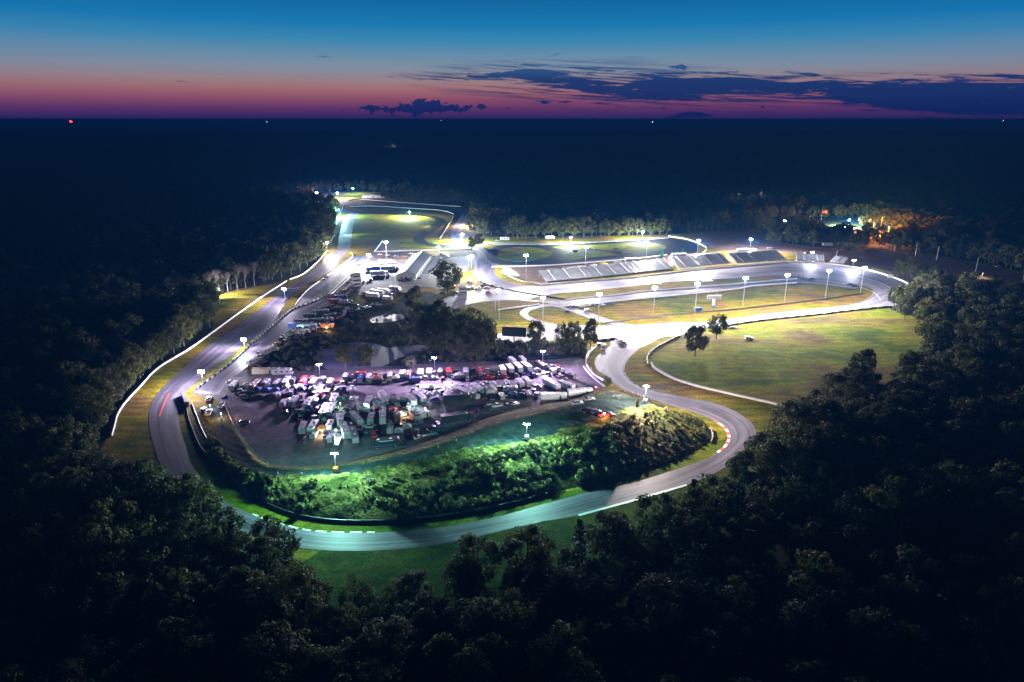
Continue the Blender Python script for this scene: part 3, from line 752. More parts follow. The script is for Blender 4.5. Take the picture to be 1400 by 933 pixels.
while y < 7000:
    sp = 27 if y < 3800 else 44
    x = -(y * .80 + 60)
    while x < y * .80 + 60:
        far2.append((x + random.uniform(-.5, .5) * sp, y + random.uniform(-.5, .5) * sp)); x += sp
    y += sp

def scatter(name, points, protos, kind='stuff'):
    """points: (x, y, z, rot, scale, index) -> one object of instanced meshes"""
    pc = bpy.data.collections.new(name + '_sources')
    for i, me in enumerate(protos):
        o = bpy.data.objects.new(f'{name}_{i:02d}', me); pc.objects.link(o)
    me = bpy.data.meshes.new(name); me.from_pydata([(p[0], p[1], p[2]) for p in points], [], [])
    for nm, k, ty in (('rot', 3, 'FLOAT'), ('scl', 4, 'FLOAT'), ('idx', 5, 'INT')):
        at = me.attributes.new(nm, ty, 'POINT'); at.data.foreach_set('value', [p[k] for p in points])
    o = link(name, me); tag(o, kind=kind)
    ng = bpy.data.node_groups.new(name + '_nodes', 'GeometryNodeTree')
    ng.interface.new_socket('Geometry', in_out='INPUT', socket_type='NodeSocketGeometry'); ng.interface.new_socket('Geometry', in_out='OUTPUT', socket_type='NodeSocketGeometry')
    gi = ng.nodes.new('NodeGroupInput'); go = ng.nodes.new('NodeGroupOutput')
    ci = ng.nodes.new('GeometryNodeCollectionInfo'); ci.inputs[0].default_value = pc; ci.inputs['Separate Children'].default_value = True; ci.inputs['Reset Children'].default_value = True
    ip = ng.nodes.new('GeometryNodeInstanceOnPoints'); ip.inputs['Pick Instance'].default_value = True
    def na(nm, ty):
        a = ng.nodes.new('GeometryNodeInputNamedAttribute'); a.data_type = ty; a.inputs[0].default_value = nm; return a.outputs[0]
    cx = ng.nodes.new('ShaderNodeCombineXYZ'); ng.links.new(na('rot', 'FLOAT'), cx.inputs[2])
    L = ng.links.new
    L(gi.outputs[0], ip.inputs['Points']); L(ci.outputs[0], ip.inputs['Instance']); L(na('idx', 'INT'), ip.inputs['Instance Index']); L(cx.outputs[0], ip.inputs['Rotation']); L(na('scl', 'FLOAT'), ip.inputs['Scale'])
    L(ip.outputs[0], go.inputs[0])
    md = o.modifiers.new('scatter', 'NODES'); md.node_group = ng
    return o

def joined(t, c, name):
    mb = MB(); mb.v = list(t.v); mb.f = list(t.f); mb.mats = list(t.mats); mb.m = list(t.m); k = len(mb.v)
    mb.v += c.v; mb.f += [tuple(i + k for i in f) for f in c.f]
    mi = {i: mb.mi(m) for i, m in enumerate(c.mats)}; mb.m += [mi[i] for i in c.m]
    return mb.mesh(name)
mid = [joined(*tree_mesh(50 + i, h, r, .8, 900, 26, m=m), 'forest_canopy') for i, (h, r, m) in enumerate([(17, 6.2, M_LEAF), (19, 6.6, M_LEAF), (15, 5.8, M_LEAF2), (18, 5.6, M_LEAF)])]
close = [joined(*tree_mesh(60 + i, h, r, .5, 2600, 40, m=m), 'forest_canopy') for i, (h, r, m) in enumerate([(17, 6.2, M_LEAF), (19, 6.6, M_LEAF), (15, 5.8, M_LEAF2), (16, 5.6, M_LEAF)])]
low = [joined(*tree_mesh(70 + i, 17, 16, 3.2, 220, 14, m=M_LEAF), 'forest_canopy') for i in range(3)]
fp = []
for (x, y) in rest:
    fp.append((x, y, terrain(x, y), random.uniform(0, 6.28), random.uniform(.58, 1.25), ((random.randrange(4) if random.random() < .9 else 8) if y < 480 else (4 + random.randrange(4) if random.random() < .9 else 8))))
tag(scatter('forest', fp, close + mid + [joined(*pine_mesh(77, 17, 3.6, 900, .6), 'forest_canopy')]), 'dark broadleaf woodland surrounding the whole circuit', 'forest')
tag(scatter('distant_forest', [(x, y, terrain(x, y) - 2, random.uniform(0, 6.28), random.uniform(.85, 1.2), random.randrange(3)) for x, y in far2], low), 'black woodland stretching to the horizon hills', 'forest')

# ---- brush on the bank
bush = [bush_mesh(80 + i, r, 420, l) .mesh('brush') for i, (r, l) in enumerate([(1.5, .24), (2.0, .3), (1.2, .2), (2.6, .34)])]
bp = []
for _ in range(5200):
    k = random.randrange(26, 219); t = random.random()
    c, d = RC[2][k], RC[3][k]
    p = c.lerp(d, t); z = ground_z(p.x, p.y)
    u = P(p)[0]
    dens = 1.0
    if u < 560 and math.sin(p.x * .13) * math.sin(p.y * .17 + p.x * .05) > -0.1: dens = .25
    if random.random() > dens or t > .93: continue
    if t < .13 + (.08 if u < 640 else 0): continue
    if math.sin(p.x * .21 + 1) * math.sin(p.y * .3 - p.x * .11) > .35 and u < 800: continue
    big = .26 if 385 < u < 560 else (.4 if u < 600 else (.55 if u < 760 else (.72 if u < 850 else .3)))
    if u > 865 and random.random() < .45: continue
    bp.append((p.x, p.y, z - .1, random.uniform(0, 6.28), random.uniform(.5, 1.25) * big, random.randrange(4)))
tag(scatter('undergrowth', bp, bush), 'dense green brush covering the steep spectator bank', 'undergrowth')
bcount = 0
SHR = [bush_mesh(95 + i, 2.4, 900, .26, m).mesh('shrub') for i, m in enumerate([M_LEAF, M_BUSH, M_LEAF])]
for i, (u, v, s) in enumerate([(507, 665, 1.0), (530, 697, 1.7), (541, 702, .8), (412, 700, .9), (428, 662, .7)]):
    p = A(u, v); o = link('shrub', SHR[i % 3], None, (p.x, p.y, p.z - .1)); o.scale = (s,) * 3; o.rotation_euler.z = i
    tag(o, ['small dark bush on the green bank right of the lower left light tower', 'large dark round bush low on the spectator bank', 'small bright bush beside the large dark one on the bank', 'bright green bush against the wall at the foot of the bank', 'low bush left of the floodlit patch on the bank'][i], 'bush', 'bushes on the bank')
# marsh scrub round the pond
mp = []
for _ in range(620):
    u = random.uniform(350, 690); v = random.uniform(418, 510)
    q = [(352, 500), (400, 458), (455, 428), (520, 418), (575, 410), (690, 462), (700, 492), (560, 500), (480, 508), (345, 512)]
    if not inpoly(u, v, q): continue
    if inpoly(u, v, [(440, 488), (470, 472), (512, 470), (530, 476), (588, 472), (572, 482), (524, 501), (450, 507)]) and random.random() < .93: continue
    p = G(u, v); mp.append((p.x, p.y, 0, random.uniform(0, 6), random.uniform(.4, 1.1), random.randrange(3)))
MB2 = [bush_mesh(110 + i, 1.8, 420, .26, M_LEAF2).mesh('scrub') for i in range(3)]
for _ in range(160):   # hedge below the billboard
    u = random.uniform(672, 800); v = 478 + random.uniform(-6, 8); p = G(u, v); mp.append((p.x, p.y, 0, random.uniform(0, 6), random.uniform(.9, 1.7), random.randrange(3)))
tag(scatter('scrub', mp, MB2), 'dark scrub and reeds around the pond and billboard', 'scrub')

# ---------------------------------------------------------------- vehicles (front towards +Y)
def wheel_mb(r=.36, w=.26):
    mb = MB(); mb.tube((-w / 2, 0, 0), (w / 2, 0, 0), r, r, M_BLACK, 12); mb.tube((-w / 2 - .01, 0, 0), (w / 2 + .01, 0, 0), r * .55, r * .55, M_STEEL, 8); return mb
WHEEL = wheel_mb(); WHEELB = wheel_mb(.48, .3)
def K_trailer(L=7.5, Wd=2.5, H=2.9, vents=2, awning=False):
    b = MB(); z0 = .55
    b.prism([(-L / 2, z0), (L / 2 - .7, z0), (L / 2, z0 + .7), (L / 2, H - .35), (L / 2 - .5, H), (-L / 2 + .1, H), (-L / 2, H - .12)], -Wd / 2, Wd / 2, M_PAINT)
    tr = MB(); tr.box((0, 0, z0 - .05), (Wd + .06, L - .8, .14), M_DARKTRIM); tr.box((0, L / 2 + .6, .5), (.12, 1.4, .1), M_DARKTRIM)
    for s in (-1, 1):
        tr.box((s * (Wd / 2 + .01), 0, H - .06), (.05, L - 1.2, .08), M_STEEL)
    d = MB(); d.box((Wd / 2 + .012, L / 4, 1.55), (.03, .8, 1.8), M_DARKTRIM)
    rd = MB(); rd.box((0, -L / 2 - .015, 1.7), (Wd - .3, .03, 2.0), M_STEEL)
    v = MB()
    for k in range(vents): v.box((0.1 * (-1) ** k, -L / 4 + k * L / 2.2, H + .1), (.7, .8, .22), M_WHITE, taper=.8)
    t = MB()
    for s in (-1, 1): t.box((s * (Wd / 2 - .25), -L / 2 - .035, .8), (.22, .04, .14), M_TAIL)
    ps = [('body', b, (0, 0, 0)), ('chassis', tr, (0, 0, 0)), ('side_door', d, (0, 0, 0)), ('ramp_door', rd, (0, 0, 0)), ('roof_vent', v, (0, 0, 0)), ('tail_light', t, (0, 0, 0))]
    for s in (-1, 1):
        for y in (-.45, .45): ps.append(('wheel', WHEEL, (s * (Wd / 2 - .12), y - .4, .36)))
    return ps
def K_motorhome(L=9.5, Wd=2.55, H=3.3):
    b = MB(); z0 = .6
    b.prism([(-L / 2, z0), (L / 2, z0), (L / 2 + .05, 1.4), (L / 2 - .35, 2.6), (L / 2 - .6, H - .15), (L / 2 - .9, H), (-L / 2 + .1, H), (-L / 2, H - .2)], -Wd / 2, Wd / 2, M_PAINT)
    w = MB(); w.box((0, 0, 2.15), (.03, L * .14, .65), M_GLASS)
    ws = MB(); ws.box((0, L / 2 - .17, 2.05), (Wd - .3, .06, .95), M_GLASS, rx=math.radians(16))
    st = MB()
    for s in (-1, 1): st.box((s * (Wd / 2 + .012), -L * .05, 1.3), (.02, L * .85, .18), M_BLUE)
    ac = MB()
    for y in (-L * .22, L * .18): ac.box((0, y, H + .14), (.8, 1.0, .28), M_WHITE, taper=.75)
    aw = MB(); aw.tube((Wd / 2 + .12, -L * .2, H - .25), (Wd / 2 + .12, L * .25, H - .25), .09, .09, M_WHITE, 6)
    hl = MB(); hl2 = MB()
    for s in (-1, 1): hl.box((s * (Wd / 2 - .3), L / 2 + .05, .95), (.35, .06, .2), M_HEADL); hl2.box((s * (Wd / 2 - .25), -L / 2 - .02, 1.0), (.2, .04, .2), M_TAIL)
    ps = [('window', w, (s * (Wd / 2 + .01), y * L, 0)) for s in (-1, 1) for y in (-.31, -.02, .26)]
    ps += [('body', b, (0, 0, 0)), ('windshield', ws, (0, 0, 0)), ('stripe', st, (0, 0, 0)), ('air_conditioner', ac, (0, 0, 0)), ('awning', aw, (0, 0, 0)), ('headlight', hl, (0, 0, 0)), ('tail_light', hl2, (0, 0, 0))]
    for s in (-1, 1):
        for y in (L * .32, -L * .28): ps.append(('wheel', WHEELB, (s * (Wd / 2 - .15), y, .48)))
    return ps
def K_car(L=4.6, Wd=1.85, suv=False):
    b = MB(); zt = .95 if not suv else 1.1; zr = 1.42 if not suv else 1.72
    b.prism([(-L / 2, .35), (L / 2 - .1, .3), (L / 2, .55), (L / 2 - .15, .78), (L / 2 - 1.15, zt), (-L / 2 + (.7 if not suv else .1), zt + .02), (-L / 2 + .05, .9), (-L / 2 - .02, .6)], -Wd / 2, Wd / 2, M_PAINT)
    g = MB(); h = [(-L / 2 + (.35 if not suv else .1), zt), (L / 2 - 1.2, zt), (L / 2 - 1.95, zr - .05), (-L / 2 + (1.25 if not suv else .45), zr - .05)]
    g.prism(h, -Wd / 2 + .12, Wd / 2 - .12, M_GLASS)
    r = MB(); r.box((0, (h[2][0] + h[3][0]) / 2, zr - .02), (Wd - .36, h[2][0] - h[3][0] - .05, .09), M_PAINT, taper=.92)
    for s in (-1, 1):
        for y in (h[2][0] - .08, (h[2][0] + h[3][0]) / 2): r.tube((s * (Wd / 2 - .13), y + .25 * (y == h[2][0] - .08), zt), (s * (Wd / 2 - .16), y, zr), .04, .04, M_PAINT, 4)
    hl = MB(); tl = MB()
    for s in (-1, 1): hl.box((s * .65, L / 2 - .05, .62), (.35, .08, .14), M_HEADL); tl.box((s * .7, -L / 2 - .0, .72), (.3, .06, .14), M_TAIL)
    ps = [('body', b, (0, 0, 0)), ('cabin_glass', g, (0, 0, 0)), ('roof', r, (0, 0, 0)), ('headlight', hl, (0, 0, 0)), ('tail_light', tl, (0, 0, 0))]
    for s in (-1, 1):
        for y in (L * .3, -L * .29): ps.append(('wheel', WHEEL, (s * (Wd / 2 - .1), y, .36)))
    return ps
def K_pickup(L=5.8, Wd=2.0):
    b = MB()
    b.prism([(-L / 2, .5), (L / 2, .45), (L / 2 + .03, .95), (L / 2 - .2, 1.12), (L / 2 - 1.4, 1.2), (.0 - .7, 1.2), (-.75, .85), (-L / 2, .85)], -Wd / 2, Wd / 2, M_PAINT)
    bd = MB()
    for s in (-1, 1): bd.box((s * (Wd / 2 - .05), -L / 4 - .38, 1.03), (.1, L / 2 - .8, .36), M_PAINT)
    bd.box((0, -L / 2 + .05, 1.03), (Wd - .2, .1, .36), M_PAINT)
    g = MB(); g.prism([(-.75, 1.2), (L / 2 - 1.45, 1.2), (L / 2 - 2.1, 1.82), (-.6, 1.82)], -Wd / 2 + .1, Wd / 2 - .1, M_GLASS)
    r = MB(); r.box((0, .05, 1.86), (Wd - .34, 1.3, .09), M_PAINT, taper=.93)
    hl = MB(); tl = MB()
    for s in (-1, 1): hl.box((s * .75, L / 2 + .01, .85), (.35, .08, .2), M_HEADL); tl.box((s * .9, -L / 2 - .01, .95), (.14, .06, .3), M_TAIL)
    ps = [('body', b, (0, 0, 0)), ('cargo_bed', bd, (0, 0, 0)), ('cabin_glass', g, (0, 0, 0)), ('roof', r, (0, 0, 0)), ('headlight', hl, (0, 0, 0)), ('tail_light', tl, (0, 0, 0))]
    for s in (-1, 1):
        for y in (L * .31, -L * .3): ps.append(('wheel', WHEEL, (s * (Wd / 2 - .1), y, .38)))
    return ps
def K_tent(S=3.6, H=2.3):
    b = MB(); pk = (0, 0, H + 1.1); c = [(-S / 2, -S / 2, H), (S / 2, -S / 2, H), (S / 2, S / 2, H), (-S / 2, S / 2, H)]; lo = [(x, y, H - .28) for x, y, z in c]
    for j in range(4): b.face([c[j], c[(j + 1) % 4], pk], M_FABRIC); b.face([lo[j], lo[(j + 1) % 4], c[(j + 1) % 4], c[j]], M_FABRIC)
    b.face([(x, y, H - .02) for x, y, z in c][::-1], M_FABRIC)
    ps = [('canopy', b, (0, 0, 0))]; lg = MB(); lg.tube((0, 0, 0), (0, 0, H), .05, .04, M_STEEL, 5)
    for x, y, z in c: ps.append(('leg', lg, (x * .96, y * .96, 0)))
    return ps
def K_semi(L=15.0):
    ps = K_trailer(L - 3.6, 2.6, 3.9, 0); ps = [(n, m, (x, y - 2.0, z)) for n, m, (x, y, z) in ps]
    c = MB(); c.prism([(L / 2 - 3.2, .6), (L / 2, .6), (L / 2 + .02, 1.5), (L / 2 - .9, 1.7), (L / 2 - 1.3, 2.7), (L / 2 - 1.6, 3.1), (L / 2 - 3.0, 3.3)], -1.2, 1.2, M_PAINT)
    g = MB(); g.box((0, L / 2 - 1.08, 2.2), (2.1, .08, .8), M_GLASS, rx=math.radians(22))
    ps += [('cab', c, (0, 0, 0)), ('windshield', g, (0, 0, 0))]
    for s in (-1, 1):
        for y in (L / 2 - .9, L / 2 - 2.8): ps.append(('wheel', WHEELB, (s * 1.1, y, .48)))
    return ps
def K_flatbed(L=6.5):
    b = MB(); b.box((0, 0, .62), (2.2, L, .12), M_PAINT); b.box((0, L / 2 + .6, .55), (.12, 1.3, .1), M_DARKTRIM)
    f = MB()
    for s in (-1, 1): f.box((s * 1.1, 0, .8), (.06, L, .26), M_DARKTRIM)
    ps = [('deck', b, (0, 0, 0)), ('side_rail', f, (0, 0, 0))]
    for s in (-1, 1):
        for y in (-.45, .45): ps.append(('wheel', WHEEL, (s * 1.12, y - .3, .36)))
    return ps
KIND = {
    'trailer': ('enclosed_trailer', 'trailer', K_trailer()), 'long': ('enclosed_trailer', 'trailer', K_trailer(11.5, 2.6, 3.2, 3)), 'small': ('enclosed_trailer', 'trailer', K_trailer(5.2, 2.2, 2.4, 1)),
    'rv': ('motorhome', 'motorhome', K_motorhome()), 'bus': ('coach', 'coach', K_motorhome(11.8, 2.6, 3.5)), 'camper': ('camper', 'motorhome', K_motorhome(6.8, 2.3, 2.9)),
    'car': ('parked_car', 'car', K_car()), 'suv': ('parked_car', 'car', K_car(4.7, 1.95, True)), 'pickup': ('pickup_truck', 'pickup truck', K_pickup()),
    'tent': ('canopy_tent', 'tent', K_tent()), 'bigtent': ('canopy_tent', 'tent', K_tent(6.0, 2.6)), 'semi': ('transporter_truck', 'truck', K_semi()), 'flat': ('flatbed_trailer', 'trailer', K_flatbed()),
}
DET = {}; SIMP = {}
for k, (nm, cat, ps) in KIND.items():
    cache = {}; out = []
    for pn, mb, loc in ps:
        if id(mb) not in cache: cache[id(mb)] = mb.mesh(pn)
        out.append((pn, cache[id(mb)], loc))
    DET[k] = out
    j = MB()
    for pn, mb, loc in ps:
        b0 = len(j.v); j.v += [(x + loc[0], y + loc[1], z + loc[2]) for x, y, z in mb.v]; j.f += [tuple(i + b0 for i in f) for f in mb.f]
        mi = {i: j.mi(m) for i, m in enumerate(mb.mats)}; j.m += [mi[i] for i in mb.m]
    SIMP[k] = j.mesh(nm)
PAL = {'white': (.5, .5, .5), 'silver': (.42, .43, .45), 'black': (.025, .025, .028), 'grey': (.16, .165, .175), 'red': (.45, .03, .025), 'blue': (.03, .08, .33), 'dark blue': (.02, .035, .11),
       'beige': (.45, .38, .28), 'orange': (.6, .2, .04), 'brown': (.12, .07, .045), 'green': (.04, .16, .07), 'yellow': (.6, .45, .05)}
VN = [0]
def vehicle(kind, u, v, col='white', deg=90.0, label=None, group=None, z=.1, full=None):
    """deg: heading in the ground plane, 90 = straight away from the camera"""
    nm, cat, _ = KIND[kind]; p = A(u, v, z); rz = math.radians(deg - 90); c = PAL[col]
    if TAKEN is not None: pass
    if full is None: full = v > 478
    if full:
        r = empty(nm, p, rz)
        for pn, me, loc in DET[kind]:
            o = link(pn, me, r, loc); o.color = (*c, 1)
    else:
        r = link(nm, SIMP[kind], None, p); r.rotation_euler = (0, 0, rz); r.color = (*c, 1)
    VN[0] += 1
    return tag(r, label, cat, group)
WORD = {'trailer': 'enclosed trailer', 'long': 'long enclosed trailer', 'small': 'small cargo trailer', 'rv': 'motorhome', 'bus': 'coach', 'camper': 'camper', 'car': 'car', 'suv': 'sport utility car', 'pickup': 'pickup truck',
        'tent': 'peaked canopy tent', 'bigtent': 'large canopy tent', 'semi': 'transporter truck', 'flat': 'open flatbed trailer'}
def row(items, phrase, group, deg=90.0, jit=4):
    """items: (kind, u, v, colour[, deg]) from left to right in the photo"""
    items = sorted(items, key=lambda t: t[1])
    cnt = {}; tot = {}
    for it in items: tot[(it[3], it[0])] = tot.get((it[3], it[0]), 0) + 1
    for it in items:
        k, u, v, c = it[:4]; d = it[4] if len(it) > 4 else deg
        cnt[(c, k)] = cnt.get((c, k), 0) + 1
        o = '' if tot[(c, k)] == 1 else ORD[cnt[(c, k)] - 1] + ' '
        tail = ' from left' if o else ''
        vehicle(k, u, v, c, d + random.uniform(-jit, jit), f'{o}{c} {WORD[k]}{tail} {phrase}', group)

row([('long', 362, 512, 'beige', 5), ('rv', 387, 513, 'white', 3), ('trailer', 320, 532, 'white'), ('pickup', 326, 538, 'grey'), ('tent', 338, 532, 'white'), ('rv', 350, 531, 'beige'), ('tent', 352, 538, 'dark blue'), ('camper', 364, 528, 'white'), ('tent', 366, 539, 'blue'),
     ('small', 341, 541, 'black', 10), ('tent', 378, 539, 'blue'), ('trailer', 380, 529, 'white'), ('tent', 391, 536, 'beige'), ('tent', 402, 536, 'beige'), ('rv', 392, 527, 'white'), ('camper', 415, 527, 'red'), ('tent', 413, 538, 'dark blue'), ('trailer', 429, 528, 'white'), ('car', 441, 531, 'dark blue'), ('camper', 452, 528, 'white'),
     ('flat', 372, 544, 'black', 4), ('car', 353, 545, 'black', 8), ('pickup', 458, 532, 'black'), ('suv', 335, 545, 'grey', 12)], 'in the row under the first paddock lamp', 'row under the first paddock lamp')
row([('camper', 473, 520, 'grey'), ('car', 488, 521, 'black'), ('trailer', 494, 522, 'dark blue'), ('trailer', 505, 521, 'white'), ('bigtent', 515, 523, 'brown'), ('suv', 526, 523, 'white'), ('camper', 533, 519, 'white'), ('tent', 541, 522, 'beige'), ('camper', 550, 516, 'white'), ('trailer', 558, 517, 'brown'), ('pickup', 567, 519, 'black'), ('trailer', 575, 515, 'white'), ('trailer', 587, 514, 'white'),
     ('car', 593, 519, 'silver', 5), ('camper', 602, 513, 'grey'), ('trailer', 614, 513, 'red'), ('pickup', 619, 517, 'white'), ('pickup', 628, 515, 'silver', 120), ('trailer', 637, 513, 'white'), ('car', 643, 516, 'black'), ('car', 649, 518, 'dark blue', 10), ('trailer', 657, 512, 'red'), ('car', 664, 515, 'black'), ('car', 669, 514, 'grey'), ('suv', 674, 515, 'black')],
    'in the upper paddock row right of the pond', 'upper paddock row', 95)
row([('trailer', 687, 510, 'white', 105), ('trailer', 697, 508, 'white', 108), ('rv', 708, 507, 'white', 110), ('rv', 719, 506, 'white', 112), ('camper', 700, 497, 'white', 110), ('camper', 714, 496, 'silver', 112), ('rv', 739, 504, 'brown', 115), ('car', 683, 516, 'black'), ('car', 690, 516, 'red'), ('suv', 706, 515, 'black'), ('car', 716, 514, 'dark blue'), ('car', 725, 511, 'dark blue', 40),
     ('car', 743, 511, 'black'), ('pickup', 754, 504, 'silver', 20), ('car', 761, 503, 'red', 20), ('small', 757, 511, 'grey', 100), ('car', 765, 515, 'white', 60), ('suv', 658, 517, 'black')], 'in the row below the right paddock lamp', 'row below the right lamp')
row([('small', 388, 555, 'white'), ('trailer', 402, 553, 'white'), ('pickup', 412, 553, 'grey'), ('rv', 423, 557, 'white'), ('small', 432, 553, 'blue'), ('tent', 439, 548, 'red'), ('tent', 447, 550, 'white'), ('rv', 457, 552, 'white'), ('tent', 466, 552, 'green'), ('car', 394, 545, 'black'), ('camper', 482, 538, 'silver', 105), ('tent', 484, 551, 'white'),
     ('rv', 504, 555, 'white'), ('tent', 513, 553, 'white'), ('rv', 523, 547, 'white', 108), ('car', 531, 553, 'beige', 30), ('suv', 434, 561, 'black'), ('pickup', 400, 562, 'dark blue'), ('long', 444, 567, 'black', 92), ('long', 452, 566, 'grey', 96), ('car', 474, 558, 'grey'), ('tent', 424, 564, 'blue'), ('car', 440, 556, 'grey')],
    'in the second row below that lamp', 'second paddock row')
row([('trailer', 415, 590, 'white', 100), ('rv', 429, 589, 'white', 92), ('small', 430, 598, 'white', 92), ('tent', 440, 592, 'orange'), ('camper', 452, 586, 'white'), ('rv', 465, 580, 'white', 108), ('long', 472, 594, 'white', 112), ('long', 487, 578, 'silver', 116), ('long', 484, 600, 'grey', 112), ('trailer', 508, 577, 'white', 97), ('rv', 523, 576, 'silver', 100), ('camper', 542, 573, 'brown', 108),
     ('trailer', 567, 573, 'brown', 118), ('trailer', 577, 573, 'white', 40), ('car', 535, 580, 'grey', 20), ('car', 553, 583, 'black', 170), ('car', 513, 588, 'black', 100), ('car', 498, 582, 'grey', 20), ('pickup', 505, 586, 'silver', 10), ('suv', 416, 604, 'black', 80), ('pickup', 447, 596, 'dark blue', 90), ('small', 452, 604, 'black', 100), ('flat', 462, 606, 'white', 95)],
    'in the rows behind the teal tower', 'lower paddock rows')
vehicle('bus', 527, 612, 'black', 14, 'long black coach parked lengthwise by the spectator bank, white roof edge', 'lower paddock rows')
vehicle('semi', 627, 577, 'black', 20, 'big dark hauler with black roof beside the bank, centre of the lower paddock')
vehicle('long', 624, 548, 'black', 6, 'long dark trailer with a white pole beside it, centre of the paddock')
row([('rv', 562, 551, 'white', 120), ('long', 574, 548, 'white', 118), ('car', 582, 540, 'grey', 100), ('tent', 588, 546, 'white'), ('tent', 597, 543, 'white'), ('pickup', 604, 539, 'grey', 100), ('bigtent', 597, 553, 'dark blue'), ('rv', 621, 534, 'white', 125), ('long', 631, 540, 'white', 126), ('rv', 642, 539, 'silver', 122), ('rv', 652, 536, 'white', 120), ('small', 650, 545, 'white', 120),
     ('rv', 663, 537, 'grey', 118), ('camper', 673, 537, 'white', 116), ('car', 662, 545, 'black', 100), ('car', 672, 546, 'dark blue', 100), ('suv', 579, 555, 'black', 120), ('car', 610, 546, 'black', 40), ('tent', 581, 534, 'beige'), ('tent', 590, 535, 'white'), ('car', 568, 536, 'black', 10), ('car', 600, 533, 'silver', 10)],
    'in the cluster below the middle lamp', 'central paddock cluster')
row([('trailer', 711, 528, 'white', 112), ('trailer', 720, 526, 'silver', 112), ('car', 709, 536, 'black'), ('car', 716, 537, 'white'), ('car', 723, 537, 'black'), ('suv', 730, 536, 'dark blue'), ('car', 703, 532, 'black', 20), ('long', 754, 530, 'silver', 118), ('rv', 774, 532, 'white', 128), ('pickup', 785, 531, 'black', 100), ('long', 793, 541, 'white', 12), ('long', 757, 547, 'white', 4),
     ('suv', 805, 531, 'dark blue', 140), ('car', 812, 533, 'red', 150), ('car', 768, 517, 'grey', 130), ('flat', 745, 519, 'black', 90), ('small', 780, 518, 'black', 130), ('car', 733, 541, 'grey', 80)],
    'in the open right-hand end of the paddock', 'right end of the paddock')
row([('suv', 671, 558, 'silver', 20), ('pickup', 679, 557, 'white', 15), ('car', 686, 556, 'grey', 10), ('car', 694, 556, 'black', 12), ('pickup', 664, 561, 'black', 20), ('car', 656, 566, 'dark blue', 25), ('car', 703, 554, 'silver', 10)], 'against the bank, right of the hauler', 'cars against the bank')
row([('pickup', 594, 589, 'black', 30), ('suv', 604, 584, 'dark blue', 30), ('car', 610, 580, 'black', 30), ('car', 599, 581, 'black', 30), ('car', 574, 600, 'white', 30), ('flat', 588, 597, 'white', 28), ('flat', 580, 602, 'red', 28)], 'by the bank below the hauler', 'vehicles below the hauler')
def fill(n, u0, u1, vf, kinds, phrase, group, sep=4.2):
    occ = [o.matrix_world.translation.copy() if False else o.location for o in bpy.data.objects if o.parent is None and o.get('category') in ('trailer', 'motorhome', 'coach', 'truck', 'tent', 'car', 'pickup truck')]
    occ = [(p.x, p.y) for p in occ]; out = []; tries = 0
    while len(out) < n and tries < 6000:
        tries += 1; u = random.uniform(u0, u1); lo, hi = vf(u); v = random.uniform(lo, hi); p = G(u, v)
        if any((p.x - a) ** 2 + (p.y - b) ** 2 < sep * sep for a, b in occ): continue
        occ.append((p.x, p.y)); out.append((random.choice(kinds), u, v, random.choice(['white', 'black', 'silver', 'grey', 'dark blue', 'black', 'red', 'grey', 'brown']), random.choice([95, 100, 8, 15, 110]) + random.uniform(-6, 6)))
    row(out, phrase, group)
fill(26, 335, 470, lambda u: (522, 546), ['car', 'suv', 'pickup', 'small', 'tent', 'flat'], 'squeezed in under the first lamp', 'small vehicles under the first lamp', 3.4)
fill(24, 388, 560, lambda u: (548, 568), ['car', 'suv', 'pickup', 'tent', 'small', 'camper'], 'squeezed between the second row vehicles', 'small vehicles of the second row', 3.8)
fill(18, 410, 570, lambda u: (570, 596), ['car', 'pickup', 'small', 'tent', 'suv'], 'squeezed between the lower row vehicles', 'small vehicles of the lower rows', 4.5)
fill(26, 480, 770, lambda u: (514 - (u - 480) * .03, 526 - (u - 480) * .04), ['car', 'suv', 'pickup', 'small'], 'squeezed along the upper paddock row', 'small vehicles of the upper row', 3.4)
fill(24, 560, 735, lambda u: (530, 550 - (u - 560) * .03), ['car', 'suv', 'pickup', 'tent', 'small', 'camper'], 'squeezed into the central cluster', 'small vehicles of the central cluster', 3.8)
fill(24, 405, 480, lambda u: (455 - (u - 405) * .45, 464 - (u - 405) * .5), ['car', 'suv', 'pickup', 'camper', 'tent', 'small'], 'squeezed into the pit exit camp', 'small vehicles of the pit exit camp', 4.0)
row([('suv', 790, 553, 'silver', 12), ('car', 806, 547, 'silver', 10), ('pickup', 804, 564, 'black', 4), ('suv', 815, 565, 'dark blue', 4), ('car', 826, 569, 'red', 0), ('car', 834, 569, 'black', 0)], 'on top of the dark spectator bank', 'cars on the spectator bank')
row([('pickup', 303, 556, 'white', 100), ('tent', 311, 550, 'dark blue'), ('car', 286, 547, 'white', 100), ('suv', 279, 562, 'black', 100), ('pickup', 286, 566, 'white', 100), ('car', 334, 579, 'black', 10), ('car', 146 + 170, 524, 'silver', 30)], 'near the paddock entrance', 'vehicles at the paddock entrance')
